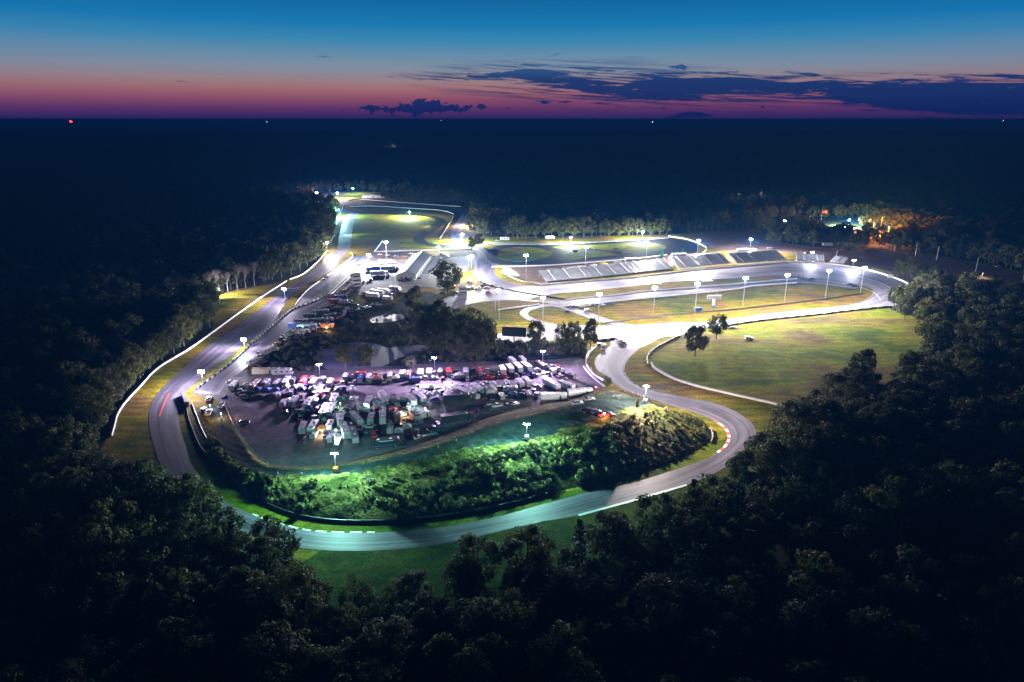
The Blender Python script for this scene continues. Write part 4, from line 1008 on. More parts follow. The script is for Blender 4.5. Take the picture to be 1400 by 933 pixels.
# west side of the pond
row([('camper', 346, 498, 'white', 60), ('car', 352, 503, 'grey', 60), ('pickup', 356, 490, 'silver', 60), ('rv', 366, 484, 'silver', 70), ('car', 360, 496, 'black', 60), ('car', 350, 492, 'black', 60), ('suv', 357, 484, 'grey', 60), ('suv', 384, 466, 'black', 60), ('car', 389, 461, 'silver', 50), ('car', 393, 465, 'grey', 60), ('pickup', 398, 457, 'blue', 30), ('car', 378, 472, 'beige', 60), ('tent', 395, 463, 'green')],
    'beside the service road', 'vehicles along the service road')
row([('rv', 406, 449, 'blue', 8), ('camper', 416, 457, 'white', 5), ('long', 420, 450, 'silver', 5), ('rv', 412, 443, 'white', 8), ('trailer', 424, 435, 'white', 8), ('long', 436, 442, 'grey', 10), ('tent', 430, 452, 'blue'), ('trailer', 448, 449, 'orange', 5), ('bigtent', 445, 440, 'black'), ('suv', 453, 437, 'black', 20), ('rv', 440, 430, 'silver', 10), ('car', 462, 436, 'grey', 60), ('car', 467, 433, 'white', 60), ('car', 430, 429, 'black', 20), ('car', 437, 424, 'white', 30), ('pickup', 446, 423, 'black', 30)],
    'in the camp by the pit exit', 'camp by the pit exit')
row([('suv', 452, 418, 'white', 10), ('rv', 458, 415, 'red', 10), ('rv', 466, 410, 'blue', 5), ('camper', 470, 416, 'white', 5), ('pickup', 478, 418, 'black', 5), ('suv', 486, 419, 'black', 5), ('suv', 478, 413, 'silver', 5), ('car', 462, 421, 'white', 5)], 'on the grass below the pit exit', 'vehicles below the pit exit')
row([('car', 490, 425, 'silver', 15), ('suv', 497, 423, 'dark blue', 15), ('car', 503, 421, 'white', 15), ('car', 510, 418, 'silver', 15), ('suv', 517, 418, 'white', 8), ('car', 523, 417, 'black', 8)], 'in the slanting line above the pond', 'slanting line of cars')
row([('car', 499, 402, 'black', 30), ('car', 504, 405, 'white', 0), ('rv', 510, 407, 'white', -20), ('long', 516, 403, 'white', -30), ('long', 524, 401, 'white', -30), ('trailer', 530, 411, 'white', -20), ('car', 521, 409, 'dark blue', -20), ('car', 533, 399, 'white', -30), ('rv', 540, 398, 'silver', -30), ('pickup', 546, 403, 'black', 0), ('suv', 553, 403, 'dark blue', 0), ('car', 544, 397, 'black', 0), ('car', 537, 405, 'grey', 0)],
    'in the upper paddock below the garage', 'upper paddock vehicles')
vehicle('semi', 514, 371, 'blue', 15, 'blue and white transporter truck in the bright upper paddock', 'transporters in the upper paddock')
vehicle('semi', 534, 370, 'white', 12, 'white transporter truck right of the blue one', 'transporters in the upper paddock')
vehicle('semi', 520, 377, 'silver', 8, 'pale transporter truck parked nearest below the blue one', 'transporters in the upper paddock')
vehicle('semi', 530, 361, 'beige', 10, 'beige transporter truck behind the blue one', 'transporters in the upper paddock')
vehicle('suv', 541, 371, 'dark blue', 12, 'dark blue car at the end of the white transporter')
row([('car', 491, 390, 'black', 100), ('car', 497, 387, 'grey', 100), ('car', 503, 386, 'dark blue', 100), ('pickup', 507, 384, 'black', 90), ('car', 486, 389, 'silver', 5), ('car', 482, 393, 'black', 60), ('car', 478, 398, 'black', 60), ('car', 487, 399, 'black', 20), ('car', 474, 402, 'grey', 60), ('car', 471, 396, 'white', 60), ('suv', 462, 404, 'blue', 60), ('suv', 453, 405, 'red', 60), ('car', 476, 388, 'black', 60), ('car', 481, 384, 'dark blue', 60)],
    'around the white timing tower', 'cars around the timing tower')
row([('car', 519, 349, 'white', 5), ('car', 530, 350, 'white', 5), ('car', 541, 351, 'silver', 20), ('car', 553, 352, 'orange', 5), ('car', 562, 348, 'white', 15), ('car', 568, 349, 'beige', 15), ('car', 562, 353, 'white', 0), ('car', 547, 348, 'black', 5), ('car', 592, 350, 'white', 5), ('car', 508, 352, 'white', 5), ('suv', 604, 349, 'dark blue', 0), ('suv', 611, 351, 'dark blue', 0), ('car', 600, 354, 'white', 0)],
    'on the dirt strip behind the garage', 'cars on the dirt strip')
row([('car', 552, 385, 'red', 5), ('car', 559, 384, 'blue', 5), ('car', 572, 382, 'black', 30), ('car', 564, 384, 'white', 5)], 'just in front of the garage gable', 'cars in front of the garage')
vehicle('suv', 493, 364, 'red', 30, 'red car alone at the top of the pit lane')
row([('trailer', 616, 396, 'red', 5), ('car', 623, 401, 'black', 5), ('car', 642, 387, 'blue', 5), ('car', 641, 395, 'blue', 80), ('car', 647, 394, 'white', 80), ('suv', 652, 396, 'white', 80), ('suv', 655, 395, 'silver', 80), ('suv', 661, 392, 'dark blue', 20), ('car', 666, 395, 'white', 20), ('car', 605, 402, 'black', 0)], 'in the small lot left of the oval', 'cars in the small lot by the oval')
vehicle('suv', 668, 402, 'red', 8, 'dark red car driving on the left bend of the oval')
vehicle('suv', 776, 428, 'dark blue', 160, 'dark car on the narrow lane inside the oval')
row([('car', 783, 421, 'black', 8), ('car', 788, 420.5, 'dark blue', 8), ('suv', 795, 420, 'silver', 8), ('car', 803, 418.5, 'white', 8), ('suv', 817, 418.5, 'dark blue', 8), ('suv', 823, 418, 'silver', 8), ('suv', 829, 417.5, 'dark blue', 8), ('suv', 835, 417, 'black', 8)], 'in line below the infield pit wall', 'cars lined up in the infield')
vehicle('suv', 804, 426, 'grey', 5, 'grey car alone below the line of infield cars')
vehicle('suv', 1024, 464, 'white', 5, 'small white car alone on the grass field')
vehicle('flat', 1001, 449, 'black', 5, 'black flatbed trailer at the edge of the oval right of the lone trees', full=True)
vehicle('suv', 822, 473, 'dark blue', 10, 'dark car at the end of the barrier left of the junction')
vehicle('camper', 846, 470, 'white', 100, 'pale van on the junction of the two tracks'); vehicle('pickup', 852, 472, 'silver', 110, 'silver pickup truck right beside the pale van on the junction')
row([('car', 1093, 381.5, 'black', 10), ('car', 1101, 382, 'black', 10), ('car', 1110, 382.5, 'black', 10)], 'at the inner edge of the turn', 'race cars waiting in the turn')
row([('pickup', 1162, 391, 'black', -10), ('pickup', 1169, 393, 'black', -10)], 'waiting at the right tip of the infield', 'trucks at the infield tip')
row([('rv', 690, 329, 'white', 5), ('car', 680, 330, 'white', 5), ('rv', 752, 327, 'white', 8)], 'beyond the kart loops', 'vehicles beyond the kart loops')
row([('car', 786, 343, 'dark blue', 5), ('car', 842, 341, 'black', 5), ('tent', 854, 341, 'white')], 'in the middle of the kart loops', 'things in the kart loops')
# lot by the lit buildings
items = []
for i in range(34):
    u = random.uniform(1142, 1218); v = 315 + (u - 1142) * .14 + random.uniform(-2, 6); items.append((random.choice(['car', 'car', 'suv', 'pickup']), u, v, random.choice(['white', 'black', 'red', 'silver', 'grey', 'dark blue']), random.uniform(0, 40)))
row(items, 'in the orange lot by the house', 'cars in the orange lit lot')
row([('rv', 1181, 333, 'white', 5), ('rv', 1131, 337, 'silver', 5), ('car', 1152, 342, 'red', 5), ('car', 1160, 342, 'black', 5), ('car', 1052, 340, 'white', 5), ('pickup', 1060, 341, 'black', 5), ('car', 1102, 347, 'white', 30), ('bigtent', 1030, 345, 'brown'), ('semi', 1018, 346, 'white', 5)],
    'on the dirt lot behind the stands', 'vehicles on the dirt lot')
row([('car', 1338, 378, 'silver', 5), ('car', 1330, 379, 'black', 5), ('pickup', 1366, 366, 'grey', 5), ('car', 1322, 374, 'grey', 5)], 'on the dark lot at the far right', 'cars on the far right lot')

# ---------------------------------------------------------------- walls and fences
G_ = 'walls and barriers of the circuit'
wall([(153, 597), (157, 583), (162, 566), (174, 549), (190, 532), (217, 504), (258, 479), (290, 456), (320, 434), (358, 407), (392, 385)], .95, .35, [M_WHITE], 'long white wall curving along the left side of the first straight', group=G_)
wall([(396, 383), (415, 375), (435, 358), (446, 345)], .9, .35, [M_WHITE], 'white wall below the lit wood, upper part of the first straight', group=G_)
wall([(403, 419), (420, 398), (450, 376), (481, 353), (480, 346)], .9, .4, [M_WHITE], 'white pit wall between the straight and the pit lane', group=G_)
wall([(451, 405), (478, 380), (503, 355)], .9, .3, [M_WHITE], 'white low wall between pit lane and upper paddock', group=G_)
wall([(270, 533), (285, 521), (300, 510), (325, 490), (346, 470), (370, 448), (388, 433), (402, 423), (425, 414), (447, 404)], 1.0, .35, [M_WHITE, M_BLACK], 'black and white barrier between the straight and the service road', 'barrier', 'track_barrier', 2.2, G_, posts=(2.6, M_STEEL, 7.0))
wall([(254, 543), (256, 562), (262, 585), (276, 615), (298, 638), (320, 660), (340, 677), (365, 691), (402, 705), (452, 713.5), (515, 715), (565, 712), (627, 704.5), (690, 692), (750, 677)], 1.0, .25, [M_DARKTRIM], 'dark guard rail at the foot of the spectator bank', 'guard rail', 'guard_rail', 4.0, G_)
wall([(262, 552), (269, 570), (278, 592), (296, 622), (310, 640)], .9, .2, [M_STEEL], 'steel rail climbing the left end of the bank', 'guard rail', 'guard_rail', 4.0, G_)
wall([(302, 548), (309, 559), (319, 581), (334, 603), (351, 626), (366, 634)], .7, .25, [M_CONC], 'pale kerb wall between the paddock and the bank track', 'wall', 'low_wall', 4.0, G_)
wall([(250, 541), (256, 556)], 2.2, 1.6, [M_BLACK], 'dark stacked tyre wall at the inside of the first bend', 'tyre wall', 'tyre_wall', 1.2, G_)
wall([(972, 606), (975, 597), (971, 588)], .9, .3, [M_STEEL], 'short steel rail round the tip of the bank at the hairpin', 'guard rail', 'guard_rail', 3.0, G_)
wall([(890, 497), (893, 503), (906, 511), (922, 519), (950, 528), (1000, 540), (1050, 551), (1075, 557)], .9, 1.1, [M_CONC], 'pale concrete wall between the hairpin road and the field', group=G_)
wall([(885.5, 500), (885, 490), (893, 480), (910, 470), (930, 461)], 1.2, .5, [M_BLACK, M_DARKTRIM], 'black tyre barrier left of the lone trees', 'barrier', 'tyre_barrier', 2.0, G_)
wall([(828, 523), (815, 516), (805, 506), (801, 495), (806, 484), (815, 476)], 1.0, .5, [M_WHITE, M_WHITE, M_CONC], 'white block barrier between paddock corner and hairpin approach', 'barrier', 'block_barrier', 2.6, G_, posts=(2.4, M_STEEL, 6))
wall([(814, 467), (842, 464)], 1.2, 1.2, [M_BLACK, M_CONC], 'dark barrier sticking out at the junction, right of the billboard trees', 'barrier', 'tyre_barrier', 2.0, G_)
wall([(742, 391), (800, 386), (872, 380), (927, 373), (1000, 366), (1076, 359.5)], 1.1, .5, [M_CONC], 'concrete wall between the grandstands and the oval', group=G_)
wall([(1076, 359.5), (1117, 360.5), (1164, 366), (1199, 373.5), (1227, 382.5), (1241, 389)], 1.3, .5, [M_WHITE], 'bright white wall round the right turn of the oval', group=G_, posts=(3.4, M_STEEL, 8))
wall([(1218, 420), (1180, 423.5), (1117, 431), (1054, 437.5), (991, 446)], .9, .3, [M_STEEL, M_DARKTRIM], 'steel rail along the lower outside of the oval', 'guard rail', 'guard_rail', 4.0, G_)
wall([(775, 410.5), (840, 404), (891, 398), (1000, 389.5), (1060, 384), (1092, 381.5)], .95, .5, [M_CONC], 'upper wall of the pit road inside the oval', group=G_, cap=M_BLACK)
wall([(772, 420.5), (837, 412.8), (891, 407.5), (1000, 396.5), (1032, 391.5), (1089, 387.5)], 1.0, .5, [M_CONC], 'lower wall of the pit road inside the oval', group=G_, cap=M_BLACK)
wall([(821, 444), (866, 438), (932, 430), (1000, 424.5), (1060, 418), (1120, 411), (1160, 405), (1181, 402)], .95, .5, [M_CONC], 'long wall between infield grass and the lower straight of the oval', group=G_, cap=M_DARKTRIM)
wall([(680, 424.5), (715, 420), (737, 417)], .9, .5, [M_CONC], 'short wall on the infield grass at the left end of the oval', group=G_, cap=M_DARKTRIM)
wall([(692, 396), (710, 400), (740, 405), (772, 409.5)], .8, .5, [M_DARKTRIM], 'dark divider wall on the asphalt at the left end of the oval', group=G_)
wall([(646, 372), (652, 381), (664, 389), (690, 396)], 1.0, .5, [M_WHITE, M_WHITE, M_BLACK], 'white block barrier curving above the small lot', 'barrier', 'block_barrier', 3.0, G_)
wall([(686, 372), (700, 380), (715, 386), (742, 391)], .9, .5, [M_WHITE], 'white wall from the concrete slab to the grandstands', group=G_)
wall([(478, 283), (510, 282.5), (548, 284.5), (600, 288), (616, 291.5), (620, 296), (612, 310), (602, 326)], .9, .5, [M_WHITE], 'white wall round the top of the upper loop', group=G_)
wall([(476, 275), (490, 273), (544, 277), (600, 281), (630, 283)], .9, .5, [M_WHITE], 'farthest white wall behind the upper loop', group=G_)
wall([(515, 345), (560, 343.5), (645, 341)], 1.0, .3, [M_STEEL], 'steel fence behind the red dirt strip', 'fence', 'mesh_fence', 6, G_, posts=(2.6, M_STEEL, 5))
wall([(523, 330), (512, 345)], .9, .5, [M_WHITE], 'short white wall climbing from the upper paddock lamp', group=G_)
wall([(914, 324), (940, 328), (958, 335), (966, 341), (960, 347)], 1.0, .4, [M_WHITE], 'white wall round the right end of the kart loops', group=G_, posts=(3, M_STEEL, 8))
wall([(655, 334.2), (760, 335.2), (830, 331.2), (914, 326.3)], .6, .4, [M_WHITE], 'low white wall along the far side of the kart loops', group=G_)
wall([(672, 365.5), (740, 364), (800, 360), (870, 354), (912, 349)], .9, .4, [M_WHITE], 'low white wall along the near side of the kart loops', group=G_)
wall([(470, 281), (464, 295), (459, 312), (452, 333)], .9, .3, [M_WHITE], 'white wall at the left of the upper straight', group=G_)
wall([(798, 502), (806, 512), (818, 523), (826, 529)], .8, .8, [M_CONC], 'short pale walkway wall at the paddock corner', group=G_)
wall([(365, 646), (372, 640), (396, 643), (428, 643)], 1.0, .06, [None], 'thin wire fence along the bank left of the light tower', 'fence', 'wire_fence', 6, G_, posts=(1.1, M_STEEL, 4))

# ---------------------------------------------------------------- grandstands
def grandstand(fl, fr, H, D, rows, label, aisles=4, canopy=False):
    a = G(*fl); b = G(*fr); d = (b - a); Lx = d.length; ang = math.atan2(d.y, d.x)
    root = empty('grandstand', a, ang)
    s = MB(); h0 = 1.2; rd = D / rows; rh = (H - h0) / rows
    for i in range(rows):
        z = h0 + rh * (i + 1)
        s.box((Lx / 2, rd * (i + .35), z), (Lx, rd * .45, .09), M_ALU)
    s.build('seating_rows', root)
    dk = MB()
    for i in range(rows):
        z = h0 + rh * i; dk.box((Lx / 2, rd * (i + .5), z + .02), (Lx, rd, .06), M_STEEL); dk.box((Lx / 2, rd * (i + 1), z + rh / 2), (Lx, .05, rh), M_STEEL)
    dk.build('deck', root)
    ai = MB(); ai.box((0, D / 2, 0), (1.2, math.hypot(D, H - h0), .1), M_CONC, rx=math.atan2(H - h0, D)); aim = ai.mesh('aisle')
    for k in range(aisles): link('aisle', aim, root, ((k + .5) * Lx / aisles, 0, (H + h0) / 2 + .55))
    fr_ = MB(); n = max(3, int(Lx / 6))
    for k in range(n + 1):
        x = Lx * k / n
        for y, z in ((.3, h0), (D / 2, (h0 + H) / 2), (D, H)): fr_.tube((x, y, -.1), (x, y, z), .09, .09, M_STEEL, 5)
        fr_.tube((x, .3, .1), (x, D, H - .3), .06, .06, M_STEEL, 4)
    fr_.build('support_frame', root)
    rl = MB()
    for y, z in ((0, h0), (D, H)):
        for k in range(n * 2 + 1): rl.tube((Lx * k / n / 2, y, z), (Lx * k / n / 2, y, z + 1.15), .035, .035, M_STEEL, 4)
        for q in (.6, 1.15): rl.tube((0, y, z + q), (Lx, y, z + q), .035, .035, M_STEEL, 4)
    for x in (0, Lx): rl.tube((x, 0, h0 + 1.1), (x, D, H + 1.1), .04, .04, M_STEEL, 4)
    rl.build('railing', root)
    return tag(root, label, 'grandstand', 'grandstands along the oval')
grandstand((748, 387), (812, 381), 6.5, 15, 16, 'leftmost section of the aluminium grandstand with a clear front rail', 3)
grandstand((813, 380.8), (870, 375), 6.8, 15, 16, 'grandstand section just left of the conifer tree stand, middle block', 3)
grandstand((871, 374.6), (920, 369.5), 7, 15, 16, 'grandstand section directly left of the green conifer', 3)
grandstand((929, 369), (1000, 362.5), 8, 17, 18, 'grandstand section in front of the white press box', 4)
grandstand((1008, 362.5), (1076, 357.5), 7.5, 16, 18, 'right-hand end of the long grandstand, past the dark stair gap', 4)
grandstand((1089, 357.5), (1127, 359.5), 5, 11, 12, 'separate small bleacher behind the white wall of the turn', 2)
grandstand((1134, 360), (1152, 362.5), 4.8, 11, 12, 'smallest separate bleacher right of the other small one', 1)
# fans on the left stands
def person_mesh(shirt, seed, pose='stand'):
    """one continuous figure grown from a jointed skeleton"""
    rnd = random.Random(seed); sw = rnd.uniform(-.12, .12)
    V = [(0, 0, .95), (0, 0, 1.2), (0, 0, 1.42), (0, .0, 1.52), (0, .02, 1.66), (.09, 0, .9), (.11, sw, .48), (.11, sw * 1.4, .06), (.11, sw * 1.4 + .16, .03), (-.09, 0, .9), (-.11, -sw, .48), (-.11, -sw * 1.4, .06), (-.11, -sw * 1.4 + .16, .03),
         (.19, 0, 1.4), (.25, -.03, 1.12), (.25, .1, .88), (-.19, 0, 1.4), (-.25, -.03, 1.12), (-.25, .1 + abs(sw), .9)]
    E = [(0, 1), (1, 2), (2, 3), (3, 4), (0, 5), (5, 6), (6, 7), (7, 8), (0, 9), (9, 10), (10, 11), (11, 12), (2, 13), (13, 14), (14, 15), (2, 16), (16, 17), (17, 18)]
    Rr = [.15, .15, .14, .06, .11, .1, .07, .05, .045, .1, .07, .05, .045, .07, .05, .035, .07, .05, .035]
    me = bpy.data.meshes.new('p'); me.from_pydata(V, E, []); o = bpy.data.objects.new('p', me); COL.objects.link(o)
    md = o.modifiers.new('s', 'SKIN'); sk = me.skin_vertices[0].data if me.skin_vertices else None
    if sk is None:
        bm = bmesh.new(); bm.from_mesh(me); bm.verts.layers.skin.verify(); bm.to_mesh(me); bm.free(); sk = me.skin_vertices[0].data
    for i, r in enumerate(Rr): sk[i].radius = (r, r * .8 if i < 3 else r)
    sk[0].use_root = True
    ss = o.modifiers.new('ss', 'SUBSURF'); ss.levels = 1
    dg = bpy.context.evaluated_depsgraph_get(); ev = o.evaluated_get(dg); out = bpy.data.meshes.new_from_object(ev); out.name = 'person'
    bpy.data.objects.remove(o)
    out.materials.clear()
    for m in (mat('skin', (.45, .28, .2), .6), mat('shirt_' + str(seed), shirt, .9), mat('trousers_' + str(seed % 3), [(.03, .04, .09), (.05, .05, .05), (.2, .17, .12)][seed % 3], .9), mat('hair', (.04, .025, .015), .8)): out.materials.append(m)
    for p in out.polygons:
        c = p.center; p.material_index = 0 if (c.z > 1.47 and c.z < 1.68) or (abs(c.x) > .2 and c.z < 1.15) else (1 if c.z > .95 and c.z < 1.6 else (3 if c.z >= 1.6 else 2))
    return out
PEO = [person_mesh(c, i) for i, c in enumerate([(.7, .7, .7), (.5, .05, .04), (.05, .08, .3), (.03, .03, .03), (.6, .3, .06)])]
SH = ['white', 'red', 'navy', 'black', 'orange']
def crowd(spots, phrase, group):
    cn = {}
    tot = {}
    pick = [(u, v, random.randrange(5)) for u, v in sorted(spots)]
    for u, v, k in pick: tot[k] = tot.get(k, 0) + 1
    for u, v, k in pick:
        cn[k] = cn.get(k, 0) + 1; p = A(u, v, .1); o = link('person', PEO[k], None, p); o.rotation_euler.z = random.uniform(0, 6.28)
        q = '' if tot[k] == 1 else ORD[cn[k] - 1] + ' '
        tag(o, f'{q}person in a {SH[k]} shirt{" from left" if q else ""} {phrase}', 'person', group)
crowd([(836 + i * 3.7 + random.uniform(-1, 1), 530 + i * 1.3 + random.uniform(-1, 1)) for i in range(16)], 'at the trackside edge of the bank', 'spectators at the edge of the bank')
crowd([(838 + i * 2.6, 545 + random.uniform(-1, 1.5)) for i in range(5)], 'in the huddle on the bank', 'huddle on the bank')
crowd([(562 + random.uniform(0, 50), 538 + random.uniform(-5, 12)) for i in range(18)], 'among the tents of the central paddock', 'people in the central paddock')
crowd([(408 + random.uniform(0, 55), 560 + random.uniform(-4, 8)) for i in range(14)], 'between rows below the first lamp', 'people below the first lamp')
crowd([(300 + random.uniform(0, 12), 570 + random.uniform(0, 8)) for i in range(3)], 'at the paddock entrance', 'people at the paddock entrance')
crowd([(380, 651), (413, 652), (599, 614), (624, 606), (630, 607)], 'on the grassy crest of the bank', 'people on the crest')

# ---------------------------------------------------------------- buildings and structures
def gable(base, ang, W, L, eave, ridge, name, label, cat, roofm=M_ROOFD, roofm2=None, wallm=M_WALLW, overhang=.5, doors=0, porch=False):
    r = empty(name, base, ang); w = MB()
    w.prism([(0, -.1), (W, -.1), (W, eave), (W / 2, ridge), (0, eave)], 0, L, wallm, axis='Y'); 
    w.v = [(x, y, z) for x, y, z in w.v]; w.build('walls', r)
    for side, m, nm in ((0, roofm, 'roof_slope'), (1, roofm2 or roofm, 'roof_slope')):
        q = MB(); t = .15; sl = (ridge - eave) / (W / 2); x0, x1 = (-overhang, W / 2) if side == 0 else (W + overhang, W / 2)
        z0 = eave - sl * overhang + .06; z1 = ridge + .06
        p = [(x0, z0), (x1, z1), (x1, z1 + t), (x0, z0 + t)]
        q.prism([(a, b) for a, b in p], -overhang, L + overhang, m, axis='Y'); q.build(nm, r)
    dm = MB(); dm.box((0, 0, 1.5), (.06, 3.2, 3.0), M_DARKTRIM); me = dm.mesh('garage_door')
    for k in range(doors):
        for x in (-.04, W + .04): link('garage_door', me, r, (x, (k + .5) * L / doors, 0))
    wd = MB(); wd.box((0, 0, 1.6), (1.2, .06, 1.0), M_GLASS); wm = wd.mesh('window')
    for x in (W * .25, W * .75): link('window', wm, r, (x, -.04, 0))
    dd = MB(); dd.box((W / 2, -.05, 1.15), (2.0, .08, 2.3), M_DARKTRIM); dd.build('door', r)
    return tag(r, label, cat)
a = G(542, 383); b = G(568, 381.5); c = G(580, 351); ang = math.atan2((b - a).y, (b - a).x)
Lg = (c - b).length
# garage: long axis follows the pixels (555,372) -> (578,347)
dirv = (G(590, 352) - G(568, 382)); ga = math.atan2(dirv.y, dirv.x) - PI / 2
gable(a, ga, 15.5, dirv.length * .92, 4.2, 7.2, 'garage_building', 'long garage with a black roof slope and a white roof slope, upper paddock', 'garage', M_ROOFL, M_ROOFD, doors=10)
p2 = G(576, 381); 
ap = MB(); ap.box((3.5, 28, 3.2), (6, 52, .18), M_ROOFD)
lt = empty('lean_to_shelter', p2, ga)
ap = MB(); ap.box((3.2, dirv.length * .42, 3.3), (6.4, dirv.length * .8, .2), M_ROOFD, ); ap.build('roof', lt)
pp = MB(); pp.tube((0, 0, 0), (0, 0, 3.2), .1, .1, M_STEEL, 6); pm = pp.mesh('post')
for k in range(8):
    for x in (.4, 6.0): link('post', pm, lt, (x, 2 + k * dirv.length * .8 / 7.6, 0))
tag(lt, 'narrow dark flat-roofed shelter right of the long garage', 'shelter')

def tower(base, ang, W, D, H, label, name='timing_tower', floors=3):
    r = empty(name, base, ang); w = MB(); w.box((0, 0, H / 2), (W, D, H), M_WALLW); w.build('walls', r)
    rf = MB(); rf.box((0, 0, H + .1), (W + .5, D + .5, .2), M_ROOFD); rf.build('roof', r)
    for k in range(floors):
        g = MB(); z = (k + .6) * H / floors; g.box((0, -D / 2 - .03, z), (W * .84, .06, H / floors * .4), M_GLASS); g.box((-W / 2 - .03, 0, z), (.06, D * .8, H / floors * .4), M_GLASS); g.build('window_band', r)
    rl = MB()
    for q in (.5, 1.0):
        for p, s in (((0, -D / 2, H + q), (W, .05, .05)), ((0, D / 2, H + q), (W, .05, .05)), ((-W / 2, 0, H + q), (.05, D, .05)), ((W / 2, 0, H + q), (.05, D, .05))): rl.box(p, s, M_STEEL)
    rl.build('roof_railing', r)
    d = MB(); d.box((W / 2 + .03, 0, 1.1), (.06, 1, 2.2), M_DARKTRIM); d.build('door', r)
    return tag(r, label, 'tower' if floors > 1 else 'hut')
tower(G(487, 391), .5, 6.5, 6, 9, 'white two-storey timing tower with dark window bands beside the pit lane')
tower(G(446, 382), .7, 2.6, 2.4, 2.8, 'tiny white flag hut on the pit wall', 'flag_hut', 1)
tower(G(633, 402), .1, 6, 4, 5, 'grey open scaffold hut beside the red trailer', 'scaffold_hut', 2)
tower(G(824, 478), .1, 2, 2, 2.4, 'small dark hut beside the barrier at the junction', 'flag_hut', 1)
def pressbox(base, ang, W, H0, label):
    r = empty('press_box', base, ang); b = MB(); b.box((0, 0, H0 + 1.5), (W, 3.2, 3), M_WHITE); b.build('cabin', r)
    g = MB(); n = 6
    for k in range(n): g.box(((k + .5) * W / n - W / 2, -1.63, H0 + 1.6), (W / n * .8, .06, 1.3), M_GLASS)
    g.build('window_band', r); rf = MB(); rf.box((0, -.2, H0 + 3.1), (W + .6, 4, .18), M_ROOFL); rf.build('roof', r)
    lg = MB(); lg.tube((0, 0, 0), (0, 0, H0), .14, .14, M_STEEL, 6); lm = lg.mesh('leg')
    for x in (-W / 2 + .4, W / 2 - .4):
        for y in (-1.3, 1.3): link('leg', lm, r, (x, y, 0))
    return tag(r, label, 'press box', 'press boxes over the stands')
pressbox(G(927, 361), .1, 12.5, 6, 'white press box on legs between conifer and right-hand stands')
pressbox(G(864, 366), .1, 12, 5, 'smaller white press box behind the left stands')
for i, (u, v, w) in enumerate([(845, 362, 9), (780, 371, 7), (795, 369, 8), (812, 367, 8), (826, 365, 6), (838, 368, 5)]):
    vehicle('bigtent' if i else 'trailer', u, v, ['silver', 'white', 'beige', 'white', 'yellow', 'white'][i], 5, ['silver trailer behind the stands, left of the smaller press box', 'leftmost white vendor tent behind the stands', 'beige vendor tent behind the stands', 'second white vendor tent behind the stands', 'yellow vendor tent behind the stands', 'third white vendor tent behind the stands'][i], 'vendors behind the stands')
crowd([(690 + random.uniform(60, 150), 366 + random.uniform(-2, 4)) for i in range(16)], 'in the vendor area behind the left stands', 'people behind the stands')

def billboard():
    p = G(703, 467); r = empty('billboard', p, math.radians(-9)); z0 = height_at(p, 460); z1 = height_at(p, 447.5); W = 13.6
    b = MB(); b.box((0, 0, (z0 + z1) / 2), (W, .5, z1 - z0), M_DARKTRIM); b.build('panel', r)
    f = MB()
    for z in (z0, z1): f.box((0, 0, z), (W + .3, .62, .2), M_BLACK)
    for x in (-W / 2, W / 2): f.box((x, 0, (z0 + z1) / 2), (.2, .62, z1 - z0), M_BLACK)
    for k in range(5): f.box((-W / 2 + (k + .5) * W / 5, -.3, (z0 + z1) / 2), (.12, .1, z1 - z0), M_BLACK)
    f.build('frame', r)
    q = MB(); q.tube((0, 0, -.2), (0, 0, z0), .4, .35, M_STEEL, 10); q.build('post', r)
    tag(r, 'black billboard panel on a post, seen from behind, left of the tree row', 'billboard')
billboard()
def scoreboard():
    p = G(975, 421); r = empty('scoreboard', p, .05); h = height_at(p, 404)
    b = MB(); b.box((0, 0, h - 1.2), (9.5, .9, 2.6), M_CONC); b.build('sign_board', r)
    f = MB(); f.box((0, -.48, h - 1.2), (9.0, .06, 1.9), mat('board_face', (.25, .22, .24), .6, noise=.6, scale=1.2)); f.build('board_face', r)
    q = MB(); q.box((0, 0, (h - 2.5) / 2), (1.6, .9, h - 2.5), M_WHITE); q.build('tower_leg', r); g = MB(); g.box((0, -.02, .9), (1.64, .94, 1.5), M_BLUE); g.build('blue_base', r)
    e = MB(); e.tube((1.4, 0, 0), (1.4, 0, h + 2), .12, .1, M_STEEL, 6); e.build('mast', r)
    tag(r, 'T-shaped scoreboard tower standing on the infield grass', 'scoreboard')
scoreboard()
vehicle('tent', 986.5, 421, 'red', 5, 'little red and white tent right of the scoreboard tower'); vehicle('small', 954.5, 425.5, 'blue', 0, 'small blue box trailer left of the scoreboard tower')
def sign_small():
    p = G(1216, 384); r = empty('sign_board', p, -.2); b = MB(); b.box((0, 0, 3.6), (4.2, .2, 2.6), M_WHITE); b.build('panel', r)
    q = MB()
    q.tube((0, 0, 0), (0, 0, 2.4), .1, .1, M_STEEL, 6); m = q.mesh('post')
    for x in (-1.6, 1.6): link('post', m, r, (x, .2, 0))
    tag(r, 'white sign board at the edge of the lit trees by the right turn', 'sign')
sign_small()
